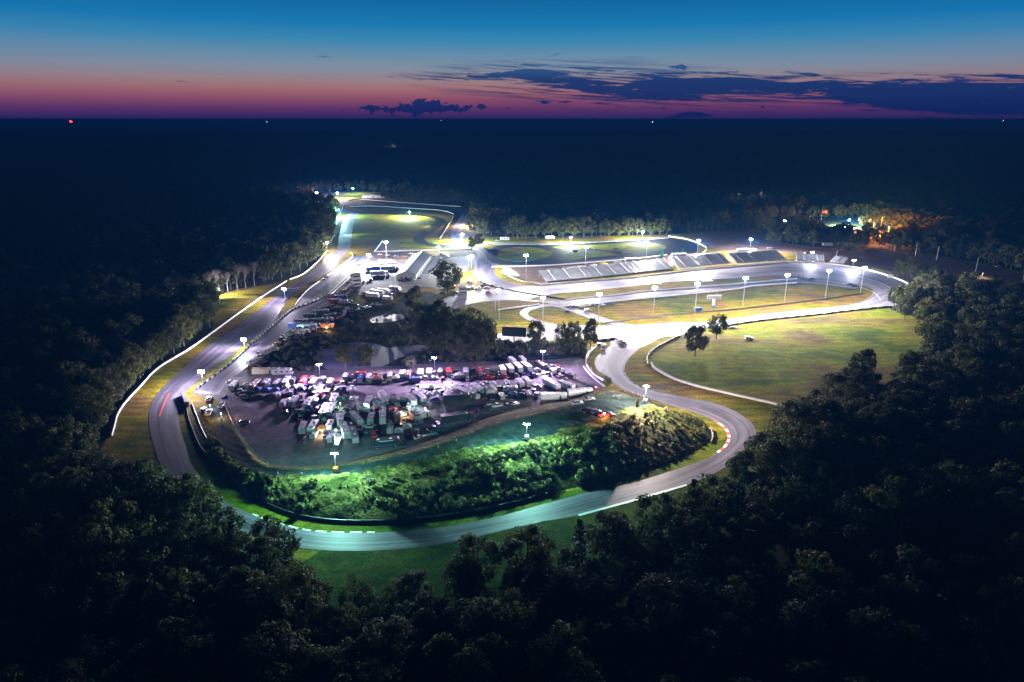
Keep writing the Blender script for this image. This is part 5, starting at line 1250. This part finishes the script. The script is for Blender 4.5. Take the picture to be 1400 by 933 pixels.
# distant farm and clubhouse
gable(G(1068, 327), .1, 15, 22, 4, 7.5, 'barn', 'white-walled barn with a pale ridged roof in front of the dark trees', 'barn', M_ROOFL)
gable(G(1090, 317), .0, 44, 26, 3.5, 8, 'clubhouse', 'long low clubhouse with a dark roof left of the flagpole', 'building', M_ROOFD)
gable(G(1188, 305), .1, 20, 14, 6, 9.5, 'house', 'house glowing orange among trees at the far right of the lawn', 'house', M_ROOFD, wallm=mat('tan_siding', (.4, .28, .18), .8))
gable(G(495, 271), .0, 36, 12, 3.5, 5, 'shed', 'long low shed beyond the far end of the straight', 'shed', M_ROOFL)
gable(G(655, 286), .0, 60, 10, 3, 4.6, 'shed', 'low pale shed beyond the dark trees at the top', 'shed', M_ROOFL)
gable(G(890, 276), .0, 26, 14, 4, 6, 'shed', 'lone pale-roofed building in the dark woods above the stands', 'shed', M_ROOFL)
def flagpole():
    p = G(1121, 312); h = height_at(p, 287); r = empty('flagpole', p); q = MB(); q.tube((0, 0, 0), (0, 0, h), .22, .12, M_STEEL, 6); q.build('pole', r)
    f = MB(); n = 8; W = 6.0; Hh = 3.4
    for k in range(n):
        x0, x1 = W * k / n, W * (k + 1) / n; y0, y1 = .4 * math.sin(k), .4 * math.sin(k + 1)
        for j in range(7):
            m = M_RED if j % 2 == 0 else M_WHITE
            if k < 3 and j > 2: m = M_BLUE
            z0 = h - Hh + Hh * j / 7 - .12 * k; z1 = z0 + Hh / 7
            f.face([(x0, y0, z0), (x1, y1, z0 - .12), (x1, y1, z1 - .12), (x0, y0, z1)], m)
    f.build('flag', r); tag(r, 'tall flagpole with a striped flag beside the floodlit lawn', 'flagpole')
flagpole()

# ---------------------------------------------------------------- lamps
LM = lampmat('floodlight_lens', (1, .97, 1), 60)
POWER = 5.0
ARM = MB(); ARM.box((0, 0, 0), (3.0, .16, .16), M_STEEL); ARM.box((0, 0, .8), (3.0, .16, .16), M_STEEL); armm = ARM.mesh('crossarm')
HD = MB(); HD.box((0, 0, 0), (.5, .34, .5), M_DARKTRIM); HD.box((0, -.18, 0), (.42, .04, .42), LM); hdm = HD.mesh('floodlight')
SIGN = 1
def photometric(l, aim=None, back=.12):
    """floodlight heads throw most of their light outwards, little straight down or up"""
    l.use_nodes = True; nt = l.node_tree; em = nt.nodes['Emission']
    tc = N(nt, 'ShaderNodeTexCoord'); sx = N(nt, 'ShaderNodeSeparateXYZ'); nt.links.new(tc.outputs['Normal'], sx.inputs[0])
    m = N(nt, 'ShaderNodeMath', operation='MULTIPLY_ADD'); m.inputs[1].default_value = .5 * SIGN; m.inputs[2].default_value = .5; nt.links.new(sx.outputs[2], m.inputs[0])
    f = lambda c: (1 - c) / 2     # c: cosine from straight down
    k = 12.0
    r = ramp(nt, m.outputs[0], [(f(c), (v / k,) * 3) for c, v in ((1, 1.0), (.8, 2.0), (.6, 4.4), (.45, 9), (.33, 12), (.22, 10), (.12, 8), (.0, 5), (-.15, 3.2), (-.35, 1.4), (-1, .4))])
    m2 = N(nt, 'ShaderNodeMath', operation='MULTIPLY'); m2.inputs[1].default_value = k * .30; nt.links.new(r.outputs[0], m2.inputs[0]); last = m2.outputs[0]
    if aim:
        d = N(nt, 'ShaderNodeVectorMath', operation='DOT_PRODUCT'); nt.links.new(tc.outputs['Normal'], d.inputs[0]); d.inputs[1].default_value = (SIGN * aim[0], SIGN * aim[1], 0)
        mr = N(nt, 'ShaderNodeMapRange', interpolation_type='SMOOTHSTEP'); nt.links.new(d.outputs['Value'], mr.inputs[0])
        mr.inputs[1].default_value = -.35; mr.inputs[2].default_value = .45; mr.inputs[3].default_value = back; mr.inputs[4].default_value = 1.0
        m3 = N(nt, 'ShaderNodeMath', operation='MULTIPLY'); nt.links.new(last, m3.inputs[0]); nt.links.new(mr.outputs[0], m3.inputs[1]); last = m3.outputs[0]
    nt.links.new(last, em.inputs['Strength'])
def add_light(name, loc, power, col, rad, parent, spot=None, flood=False, aim=None, back=.12):
    l = bpy.data.lights.new(name, 'SPOT' if spot else 'POINT')
    if flood: photometric(l, aim, back)
    l.energy = power; l.color = col; l.shadow_soft_size = rad
    o = bpy.data.objects.new(name, l); COL.objects.link(o); o.parent = parent; o.location = loc
    if spot:
        l.spot_size = math.radians(spot[0]); l.spot_blend = spot[1]; o.rotation_euler = spot[2]
    return o
def track_pole(u, v, vh, kw, col, label, group, rad=.55, heads=True, name='floodlight_pole', flood=True, aim=None, back=.12):
    p = A(u, v, .1); h = height_at(p, vh); r = empty(name, p, random.uniform(-.2, .2))
    q = MB(); q.tube((0, 0, -.1), (0, 0, h), .26, .12, M_STEEL, 8); q.build('pole', r)
    link('crossarm', armm, r, (0, .25, h - .5))
    if heads:
        for x in (-1.2, -.4, .4, 1.2):
            for z in (-.5, .3): link('floodlight', hdm, r, (x, .05, h + z))
    add_light('lamp_glow', (0, -.75, h - .1), kw * 1000 * POWER * (.42 if flood else .3), col, rad, r, flood=flood, aim=aim, back=back)
    return tag(r, label, 'floodlight', group)
def light_tower(u, v, vh, kw, col, label, group, rad=.55, boxcol='white', aim=None, back=.12):
    """portable generator trailer with a telescopic lamp mast"""
    p = A(u, v, .1); h = height_at(p, vh); r = empty('light_tower', p, random.uniform(-.4, .4))
    b = MB(); b.box((0, 0, 1.05), (1.5, 2.2, 1.1), M_PAINT, taper=.92); o = b.build('generator', r); o.color = (*PAL[boxcol], 1)
    c = MB(); c.box((0, 0, .45), (1.3, 2.6, .12), M_DARKTRIM); c.box((0, 1.7, .5), (.1, 1.2, .1), M_DARKTRIM)
    for s in (-1, 1): c.box((s * 1.1, 0, .3), (.9, .1, .1), M_STEEL)
    c.build('chassis', r)
    wm = WHEEL.mesh('wheel')
    for s in (-1, 1): link('wheel', wm, r, (s * .8, 0, .36))
    q = MB(); q.tube((0, .5, .6), (0, .5, h * .55), .12, .12, M_STEEL, 6); q.tube((0, .5, h * .5), (0, .5, h), .08, .08, M_STEEL, 6); q.build('mast', r)
    k = MB(); k.box((0, .5, h), (2.2, .1, .1), M_STEEL); k.build('crossarm', r)
    for x in (-.9, -.3, .3, .9): link('floodlight', hdm, r, (x, .4, h + .15))
    add_light('lamp_glow', (0, -.35, h + .1), kw * 1000 * POWER, col, rad, r, flood=True, aim=aim, back=back)
    return tag(r, label, 'light tower', group)
WH = (1.0, .93, .95); PU = (.78, .55, 1.0); TE = (.38, 1.0, .84); GW = (.85, 1.0, .88); WARM = (1, .88, .72)
gp = 'tall floodlight poles of the oval'
for i, (u, v, vh, kw) in enumerate([(719, 384, 349, 75), (800, 377, 338, 75), (883, 362, 331, 105), (953, 353, 329, 150), (1025, 343, 327, 150)]):
    track_pole(u, v, vh, kw, WH, f'{ORD[i]} tall floodlight pole from the left behind the long grandstand', gp, 1.15, aim=(0, -1), back=.3)
for i, (u, v, vh, kw) in enumerate([(1109, 358, 345, 12), (1166, 367, 356, 14), (1176, 402, 366, 42)]):
    track_pole(u, v, vh, kw, (.8, .82, 1.0) if i < 2 else WH, f'{ORD[i]} floodlight pole from the left round the right turn of the oval', gp, .8, aim=(0, -1) if i < 2 else (1, -.3), back=.3)
for i, (u, v, vh, kw) in enumerate([(682, 438, 397, 28), (742, 443, 407, 30), (818, 440, 402, 42), (893, 433, 393, 62), (950, 430, 388, 68), (1015, 422, 380, 82), (1072, 415, 376, 84), (1128, 409, 370, 80)]):
    track_pole(u, v, vh, kw, WH, f'{ORD[i]} slim floodlight pole from the left in the row on the infield of the oval', 'infield floodlight poles', .85, aim=(0, -1), back=.45)
track_pole(645, 371, 350, 75, (.9, .96, 1), 'very bright double-headed floodlight pole above the small lot left of the oval', None, 1.4)
track_pole(641, 371, 352, 30, (.9, .96, 1), 'second head pole right next to the very bright one left of the oval', None, .6)
for i, (u, v, vh, kw) in enumerate([(780, 334, 325, 32), (878, 329, 317.5, 42)]):
    light_tower(u, v, vh, kw, (.95, 1, .85), f'light tower beyond the kart loops, {["left", "right"][i]} one of two', 'light towers beyond the kart loops', 1.8, aim=(0, -1), back=.9)
track_pole(505, 366, 349, 85, (.92, .92, 1), 'bright floodlight pole at the top of the pit lane', None, 1.1)
track_pole(529, 358, 331, 80, (.95, .92, 1), 'tall floodlight pole behind the transporters', None, .5)
ga_ = 'lamps along the upper straight'
for (u, v, vh, kw, col, lb) in [(464, 296, 287, 70, (.45, .9, 1), 'teal-white light tower at the top of the first straight'), (455, 322, 311.5, 50, (.6, .95, 1), 'pale teal light tower lower on the edge of the first straight'), (434, 272, 264, 50, (.9, .6, 1), 'pink-violet light tower farthest left beyond the straight'), (462, 272, 264, 50, (.9, .85, 1), 'white light tower right of the pink-violet one'),
                                 (483, 265, 258, 12, (.6, 1, .7), 'small greenish lamp tower right of the two farthest ones'), (632, 332, 321, 80, (.8, .95, 1), 'light tower at the bottom of the return road'), (643, 309, 302, 26, (1, .75, .7), 'reddish lamp tower at the edge of the dark trees'), (448, 346, 332, 20, (1, .9, .7), 'warm lamp tower at the upper end of the lit wood')]:
    light_tower(u, v, vh, kw, col, lb, ga_, .5)
for (u, v, vh, kw) in [(560, 297, 290, 60), (600, 345, 338, 3)]:
    light_tower(u, v, vh, kw, (.8, 1, .6), f'low greenish lamp beside the {"upper loop road" if u < 560 else "red dirt strip"}', ga_, .3)
track_pole(390, 412, 395, 34, (.85, .78, 1), 'floodlight pole lighting the middle of the first straight', 'lamps of the first straight', .2, aim=(-.9, -.1), back=.3)
track_pole(335, 479, 464, 34, (.88, .82, 1), 'floodlight pole on the barrier halfway down the first straight', 'lamps of the first straight', .45, aim=(-.5, .9), back=.4)
track_pole(278, 528, 508, 36, (.88, .82, 1), 'bright floodlight pole at the entry of the first bend', 'lamps of the first straight', 1.5, aim=(-.7, -.2), back=.35)
light_tower(291, 404, 388, 30, (.85, .75, 1), 'small violet light tower among the leafless trees', None, .5, aim=(1, -.4), back=.3)
gq = 'light towers of the paddock'
light_tower(438, 521, 499, 17, PU, 'leftmost of the three violet-white paddock light towers', gq, 1.8, aim=(0, -1), back=.12)
light_tower(594, 512, 490, 17, PU, 'middle of the three violet-white paddock light towers', gq, 1.8, aim=(0, -1), back=.12)
light_tower(742, 503, 481, 16, PU, 'rightmost of the three violet-white paddock light towers', gq, 1.8, aim=(0, -1), back=.12)
light_tower(459, 645, 621, 15, TE, 'teal light tower with an orange generator on the left part of the bank', 'light towers on the bank', 1.6, 'orange', aim=(0, -1), back=.25)
light_tower(720, 601, 581, 16, TE, 'teal light tower with a white generator in the middle of the bank', 'light towers on the bank', 1.5, aim=(0, -1), back=.2)
light_tower(882, 551, 529, 26, (1, .86, .8), 'warm white light tower on the bank above the hairpin', 'light towers on the bank', 1.3, aim=(.8, -.4), back=.5)
light_tower(1160, 309, 301, 60, (.7, 1, .85), 'teal-white light tower standing on the floodlit lawn', None, .8)
light_tower(1072, 310, 302, 2.5, (.6, 1, .75), 'small greenish lamp left of the clubhouse', None, .4)
def street_lamp(u, v, vh, kw, col, label, rad=.4, group='small distant lamps'):
    p = A(u, v, .1); p.z = max(p.z, terrain(p.x, p.y)); h = max(4 if p.y < 900 else 23, height_at(p, vh)); r = empty('street_lamp', p)
    q = MB(); q.tube((0, 0, 0), (0, 0, h), .14, .09, M_STEEL, 6); q.tube((0, 0, h), (0, -1.2, h + .2), .07, .07, M_STEEL, 5); q.build('pole', r)
    k = MB(); k.box((0, -1.4, h + .15), (.5, .8, .2), M_DARKTRIM); k.build('lamp_housing', r)
    add_light('lamp_glow', (0, -1.4, h - .4), kw * 1000 * POWER, col, rad, r); return tag(r, label, 'street lamp', group)
for i, (u, v, vh, kw) in enumerate([(1187, 317, 300, 42), (1193, 321, 306, 30), (1203, 318, 297, 42), (1213, 325, 311, 42), (1198, 335, 322, 12)]):
    street_lamp(u, v, vh, kw, (1, .30, .02), f'{ORD[i]} orange street lamp around the distant house', .6, 'orange lamps by the house')
for i, (u, v, vh, kw) in enumerate([(1318, 321, 313, 4), (1008, 288, 286, 1.2), (1038, 286, 284, .8), (537, 209, 207, 8), (1342, 380, 376, .6)]):
    street_lamp(u, v, vh, kw, (1, .85, .5), ['dim yellow lamp alone in the dark woods at the far right', 'tiny lamp beside the country road, left of two', 'tiny lamp beside the country road, right of two', 'lone white dot of a lamp in the dark woods, upper centre', 'faint lamp over the dark lot at the right'][i], .5)
for i, (u, v, vh) in enumerate([(1251, 351, 331), (1280, 356, 337), (1333, 375, 352), (1398, 385, 363), (1143, 354, 343), (1223, 343, 327), (677, 425, 394)]):
    p = A(u, v, .1); h = height_at(p, vh); r = empty('utility_pole', p); q = MB(); q.tube((0, 0, 0), (0, 0, h), .2, .12, M_STEEL, 6); q.build('pole', r); k = MB(); k.box((0, 0, h), (1.8, .14, .14), M_STEEL); k.build('crossarm', r)
    tag(r, f'{ORD[i]} unlit pole from the left in the dark right-hand lots' if i < 6 else 'thin unlit pole beside the leftmost infield floodlight', 'pole', 'unlit poles')
# camp and work lamps in the paddock: small pools of light between the trailers
for i, (u, v, z, kw, col, lb) in enumerate([(424, 562, 2.6, .5, (.5, .9, 1), 'cold work lamp by the white motorhome in the second row'), (504, 562, 2.4, .4, (.7, .95, 1), 'work lamp behind the motorhome in the second row'), (441, 596, 2.2, .7, (1, .6, .3), 'warm lamp under the orange tent'), (460, 598, 3, 1.0, (.7, .95, 1), 'blue-white lamp just behind the left light tower'),
        (566, 560, 2.5, .6, (.6, .95, 1), 'lamp glowing behind the long white trailer'), (582, 566, 2.4, .5, (.85, .75, 1), 'violet lamp right of the brown trailer'), (549, 571, 2.2, .9, (1, .6, .3), 'orange lamp behind the brown camper'), (303, 572, 2.2, .8, (1, .55, .3), 'orange lamp by the paddock entrance'),
        (288, 560, 2, .5, (.6, .7, 1), 'bluish lamp at the left end of the bank'), (430, 449, 3, 2.0, (.25, .7, 1), 'bright cyan lamp in the camp by the pit exit'), (408, 452, 2.4, .6, (.4, .8, 1), 'cyan glow beside the blue motorhome'), (447, 453, 2.2, 1.2, (1, .55, .3), 'orange lamp in front of the orange trailer'),
        (826, 572, 2, .9, (1, .35, .2), 'red-orange lamp among the cars on the bank'), (578, 536, 3, .8, (.9, .8, 1), 'lamp over the central tents'), (610, 533, 3, .6, (.9, .8, 1), 'lamp right of the central tents'), (466, 560, 2.6, .4, (.5, 1, .6), 'green lamp by the green tent'), (404, 457, 2, .5, (.4, 1, .7), 'green lamp beside the service road'), (585, 310, 5, 2, (.9, 1, .7), 'lamp above the infield loop')]):
    p = A(u, v, .1); r = empty('work_lamp', p); q = MB(); q.tube((0, 0, 0), (0, 0, z), .04, .04, M_STEEL, 5)
    for a_ in range(3): q.tube((0, 0, .8), (.5 * math.cos(a_ * 2.1), .5 * math.sin(a_ * 2.1), 0), .03, .03, M_STEEL, 4)
    q.build('stand', r); k = MB(); k.box((0, 0, z + .12), (.4, .25, .3), M_DARKTRIM); k.build('lamp_housing', r)
    add_light('lamp_glow', (0, -.25, z), kw * 1000 * POWER, col, .14, r); tag(r, lb, 'work lamp', 'work lamps of the camp')
# far red beacon and horizon lights
def mast(u, v, vh, col, s, label, rad):
    d = ray(u, v); p = G(u, max(v, 168)); 
    rr = 9000.0; x = rr * math.tan(math.atan2(d.x, d.y)); p = Vector((x, rr, terrain(x, rr))); h = height_at_far(p, vh)
    r = empty('beacon_mast', p); q = MB(); q.tube((0, 0, 0), (0, 0, h), 2.0, 1.0, M_STEEL, 6); q.build('mast', r)
    k = MB()
    bm = bmesh.new(); bmesh.ops.create_icosphere(bm, subdivisions=2, radius=rad, matrix=Matrix.Translation((0, 0, h)))
    me = bpy.data.meshes.new('beacon'); bm.to_mesh(me); bm.free(); me.materials.append(lampmat('beacon_' + label[:6].strip(), col, s)); link('beacon', me, r)
    tag(r, label, 'beacon mast', 'distant lights at the horizon')
def height_at_far(base, v):
    lo, hi = 5.0, 400.0
    for _ in range(40):
        m = (lo + hi) / 2
        if P((base.x, base.y, base.z + m))[1] > v: lo = m
        else: hi = m
    return min(lo, 104 - base.z)
mast(97, 167, 166.5, (1, .02, .03), 60, 'red aircraft beacon near the left end of the horizon', 14)
mast(603, 163, 164.5, (1, .6, .4), 10, 'tiny warm light on the horizon below the small cloud', 5)
mast(892, 167, 167, (1, .8, .6), 12, 'tiny pale light on the horizon right of centre', 5)
mast(1373, 158, 164.5, (1, .7, .5), 12, 'tiny light on the horizon near the right edge', 5)
mast(365, 167, 167, (.8, .9, 1), 8, 'faint bluish light on the horizon left of centre', 5)

# ---------------------------------------------------------------- sky
def build_world():
    w = bpy.data.worlds.new('World'); SC.world = w; w.use_nodes = True; nt = w.node_tree; nt.nodes.clear(); L = nt.links.new
    out = N(nt, 'ShaderNodeOutputWorld'); bg = N(nt, 'ShaderNodeBackground'); L(bg.outputs[0], out.inputs[0]); bg.inputs[1].default_value = 1.0
    tc = N(nt, 'ShaderNodeTexCoord'); sx = N(nt, 'ShaderNodeSeparateXYZ'); L(tc.outputs['Generated'], sx.inputs[0])
    def M(op, a, b=None, c=None, clamp=False):
        n = N(nt, 'ShaderNodeMath', operation=op); n.use_clamp = clamp
        for i, q in enumerate((a, b, c)):
            if q is None: continue
            if isinstance(q, (int, float)): n.inputs[i].default_value = q
            else: L(q, n.inputs[i])
        return n.outputs[0]
    az = M('ARCTAN2', sx.outputs[0], sx.outputs[1]); el = M('ARCSINE', sx.outputs[2])
    def ae(u, v):
        d = ray(u, v); return math.atan2(d.x, d.y), math.asin(d.z)
    E = lambda v: math.asin(ray(700, v).z)
    T = M('MULTIPLY', el, 1 / 0.6, clamp=True)   # 0 at the horizon, 1 at 34 degrees up
    def lin(c): return tuple(((x / 255 + .055) / 1.055) ** 2.4 if x > 10 else x / 255 / 12.92 for x in c)
    stops = [(167, (36, 30, 88)), (158, (56, 38, 98)), (148, (92, 52, 104)), (136, (136, 76, 106)), (122, (158, 108, 116)), (109, (148, 130, 138)), (95, (128, 140, 158)), (78, (100, 140, 168)), (58, (54, 134, 176)), (36, (12, 120, 176)), (10, (2, 106, 164)), (-40, (0, 76, 128)), (-110, (2, 22, 52))]
    st = [(max(0, E(v)) / .6, lin(c)) for v, c in stops] + [(1.0, (0.0012, 0.004, 0.013))]
    r = ramp(nt, T, st)
    # the afterglow is strongest in front; the sides are bluer and darker
    side = M('POWER', M('ABSOLUTE', M('DIVIDE', M('SUBTRACT', az, -0.05), .72)), 2.0)
    side = M('MINIMUM', side, 1.6)
    mx = N(nt, 'ShaderNodeMix', data_type='RGBA', blend_type='MULTIPLY'); L(M('MULTIPLY', side, .32, clamp=True), mx.inputs[0]); L(r.outputs[0], mx.inputs[6]); mx.inputs[7].default_value = (.5, .62, .95, 1)
    sky = mx.outputs[2]
    # clouds
    cb = N(nt, 'ShaderNodeCombineXYZ'); L(M('MULTIPLY', az, 11.0), cb.inputs[0]); L(M('ADD', M('MULTIPLY', el, 130.0), M('MULTIPLY', az, 6.0)), cb.inputs[1])
    n1 = N(nt, 'ShaderNodeTexNoise'); n1.inputs['Scale'].default_value = 1.0; n1.inputs['Detail'].default_value = 10; n1.inputs['Roughness'].default_value = .68; n1.inputs['Distortion'].default_value = .5; L(cb.outputs[0], n1.inputs['Vector'])
    cb2 = N(nt, 'ShaderNodeCombineXYZ'); L(M('MULTIPLY', az, 75.0), cb2.inputs[0]); L(M('MULTIPLY', el, 90.0), cb2.inputs[1]); cb2.inputs[2].default_value = 3.3
    n2 = N(nt, 'ShaderNodeTexNoise'); n2.inputs['Scale'].default_value = 1.0; n2.inputs['Detail'].default_value = 5; n2.inputs['Roughness'].default_value = .6; L(cb2.outputs[0], n2.inputs['Vector'])
    wisp = M('SUBTRACT', n1.outputs[0], .5); puff = M('SUBTRACT', n2.outputs[0], .5)
    def curve(ptsuv):
        fc = N(nt, 'ShaderNodeFloatCurve'); fc.inputs[0].default_value = 1.0
        c = fc.mapping.curves[0]
        q = [((a + .8) / 1.6, e / .2) for a, e in (ae(u, v) for u, v in ptsuv)]
        q.sort()
        while len(c.points) < len(q): c.points.new(.5, .5)
        for p, (x, y) in zip(c.points, q): p.location = (x, max(0, y)); p.handle_type = 'VECTOR'
        fc.mapping.extend = 'HORIZONTAL'; fc.mapping.use_clip = False; fc.mapping.update()
        L(M('DIVIDE', M('ADD', az, .8), 1.6), fc.inputs[1]); return M('MULTIPLY', fc.outputs[0], .2)
    def cloud(top, bot, noise, amp, soft):
        amp_n = M('MULTIPLY', noise, amp)
        a = M('DIVIDE', M('ADD', M('SUBTRACT', curve(top), el), amp_n), soft, clamp=True)
        b = M('DIVIDE', M('ADD', M('SUBTRACT', el, curve(bot)), amp_n), soft, clamp=True)
        return M('MULTIPLY', a, b)
    hz = 166
    masks = [
        cloud([(455, 160), (475, 149), (490, 145), (500, 142), (530, 145.5), (555, 142), (566, 138), (576, 134.5), (595, 137), (607, 143), (630, 146), (660, 144.5), (668, 152)], [(455, 148), (475, 149.5), (500, 151), (550, 156), (575, 157), (625, 154), (640, 150), (660, 148), (668, 143)], puff, .034, .0012),
        cloud([(600, 112), (690, 93), (740, 93), (800, 101), (840, 103), (880, 101), (920, 97), (960, 101), (1000, 98), (1060, 100), (1140, 103), (1160, 108), (1200, 108), (1300, 104), (1400, 107), (1500, 110)], [(600, 104), (690, 108), (740, 117), (775, 122), (810, 134), (840, 138), (880, 139), (915, 142), (960, 138), (1000, 134), (1050, 132), (1080, 135), (1125, 139), (1160, 146), (1200, 155), (1250, 164), (1300, 173), (1400, 174), (1500, 174)], wisp, .075, .008),
        cloud([(700, 93), (715, 87), (760, 88), (800, 91), (840, 96), (856, 101)], [(700, 88), (715, 91), (760, 95), (800, 97), (840, 99), (856, 95)], wisp, .02, .003),
        cloud([(905, 97), (917, 90), (930, 88), (945, 90.5), (955, 97)], [(905, 90), (917, 94), (930, 95), (945, 94.5), (955, 90)], puff, .012, .002),
        cloud([(820, 90), (840, 80), (860, 76), (882, 78), (900, 88)], [(820, 78), (840, 86), (860, 87), (882, 86), (900, 78)], wisp, .02, .012),
        cloud([(735, 86), (745, 78), (765, 71), (775, 80)], [(735, 74), (745, 81), (765, 76), (775, 70)], wisp, .004, .004),
        cloud([(895, 166), (915, 158), (935, 152), (960, 153), (985, 162), (1000, 168)], [(895, 158), (915, 167), (940, 170), (965, 168), (985, 158), (1000, 156)], wisp, .012, .004),
        cloud([(720, 145), (732, 137), (745, 138), (755, 141), (778, 138), (796, 140), (805, 146)], [(720, 136), (732, 139), (745, 142), (755, 140), (778, 141), (796, 142), (805, 136)], puff, .008, .0015),
        cloud([(420, 82), (430, 76), (445, 75.5), (458, 78), (466, 84)], [(420, 74), (430, 78.5), (445, 79.5), (458, 79), (466, 72)], wisp, .004, .003),
        cloud([(300, 96), (318, 91), (332, 88.5), (340, 92)], [(300, 86), (318, 92), (332, 91), (340, 86)], wisp, .003, .003),
        cloud([(480, 142), (495, 134), (520, 131), (540, 134), (550, 142)], [(480, 128), (495, 137), (520, 138), (540, 136), (550, 126)], wisp, .016, .01),
        cloud([(600, 98), (625, 80), (660, 80), (700, 84), (720, 96)], [(600, 78), (625, 92), (660, 96), (700, 100), (720, 80)], wisp, .05, .03),
        cloud([(600, 146), (630, 127), (670, 126), (700, 130), (720, 146)], [(600, 120), (630, 133), (670, 134), (700, 140), (720, 118)], wisp, .03, .018),
    ]
    mk = masks[0]
    for q in masks[1:]: mk = M('MAXIMUM', mk, q)
    # thin streaks trailing off the bank
    cb3 = N(nt, 'ShaderNodeCombineXYZ'); L(M('MULTIPLY', az, 9.0), cb3.inputs[0]); L(M('ADD', M('MULTIPLY', el, 240.0), M('MULTIPLY', az, 14.0)), cb3.inputs[1]); cb3.inputs[2].default_value = 7.7
    n3 = N(nt, 'ShaderNodeTexNoise'); n3.inputs['Detail'].default_value = 8; n3.inputs['Scale'].default_value = 1.0; n3.inputs['Roughness'].default_value = .62; L(cb3.outputs[0], n3.inputs['Vector'])
    st3 = M('MULTIPLY', M('SUBTRACT', n3.outputs[0], .49), 9.0, clamp=True)
    zone = cloud([(520, 100), (600, 84), (700, 70), (820, 72), (940, 84), (1100, 94), (1300, 96), (1500, 100)], [(520, 110), (600, 130), (700, 146), (800, 158), (900, 160), (1100, 160), (1300, 165), (1500, 168)], wisp, .01, .02)
    mk = M('MAXIMUM', mk, M('MULTIPLY', M('MULTIPLY', st3, zone), .62))
    cr = ramp(nt, T, [(0.0, lin((8, 26, 84))), (E(150) / .6, lin((8, 36, 96))), (E(110) / .6, lin((14, 54, 112))), (E(80) / .6, lin((50, 98, 148)))])
    m2 = N(nt, 'ShaderNodeMix', data_type='RGBA'); L(M('MULTIPLY', mk, 1.5, clamp=True), m2.inputs[0]); L(sky, m2.inputs[6]); L(cr.outputs[0], m2.inputs[7])
    # physically based twilight sky adds a little of its own light
    ns = N(nt, 'ShaderNodeTexSky', sky_type='NISHITA'); ns.sun_disc = False; ns.sun_elevation = math.radians(-3.0); ns.sun_rotation = math.radians(-6); ns.altitude = 200
    m3 = N(nt, 'ShaderNodeMix', data_type='RGBA', blend_type='ADD'); m3.inputs[0].default_value = .02; L(m2.outputs[2], m3.inputs[6]); L(ns.outputs[0], m3.inputs[7])
    # below the horizon: night
    bl = M('MULTIPLY', M('ADD', el, .01), 100, clamp=True)
    m4 = N(nt, 'ShaderNodeMix', data_type='RGBA'); L(bl, m4.inputs[0]); m4.inputs[6].default_value = (.004, .006, .02, 1); L(m3.outputs[2], m4.inputs[7])
    L(m4.outputs[2], bg.inputs[0])
build_world()

# ---------------------------------------------------------------- haze
def haze():
    mb = MB(); m = bpy.data.materials.new('haze_volume'); m.use_nodes = True; nt = m.node_tree; nt.nodes.clear()
    o = N(nt, 'ShaderNodeOutputMaterial'); v = N(nt, 'ShaderNodeVolumePrincipled'); v.inputs['Color'].default_value = (.05, .34, 1.0, 1); v.inputs['Density'].default_value = HAZE; v.inputs['Anisotropy'].default_value = .1
    nt.links.new(v.outputs[0], o.inputs['Volume'])
    mb.box((0, 0, 60.2), (56000, 56000, 124.4), m); tag(mb.build('haze'), kind='stuff')
HAZE = 0.00018
haze()

# ---------------------------------------------------------------- camera and output
cam = bpy.data.cameras.new('camera'); cam.lens = 24; cam.sensor_width = 36; cam.clip_start = .5; cam.clip_end = 80000
co = bpy.data.objects.new('camera', cam); COL.objects.link(co); co.location = CAM; co.rotation_euler = (PI / 2 - PITCH, 0, 0); SC.camera = co
SC.view_settings.view_transform = 'Standard'; SC.view_settings.look = 'None'; SC.view_settings.exposure = 0.0; SC.view_settings.gamma = 1.0
SC.render.engine = 'CYCLES'; cy = SC.cycles
cy.use_denoising = True; cy.max_bounces = 4; cy.diffuse_bounces = 1; cy.glossy_bounces = 2; cy.transmission_bounces = 2; cy.volume_bounces = 0; cy.transparent_max_bounces = 4
cy.sample_clamp_indirect = 2.0; cy.caustics_reflective = False; cy.caustics_refractive = False; cy.use_light_tree = True
cy.use_adaptive_sampling = True; cy.adaptive_threshold = 0.008
print('VEHICLES', VN[0], 'FOREST', len(fp), 'FAR', len(far2), 'IND', len(ind), 'OBJ', len(bpy.data.objects))
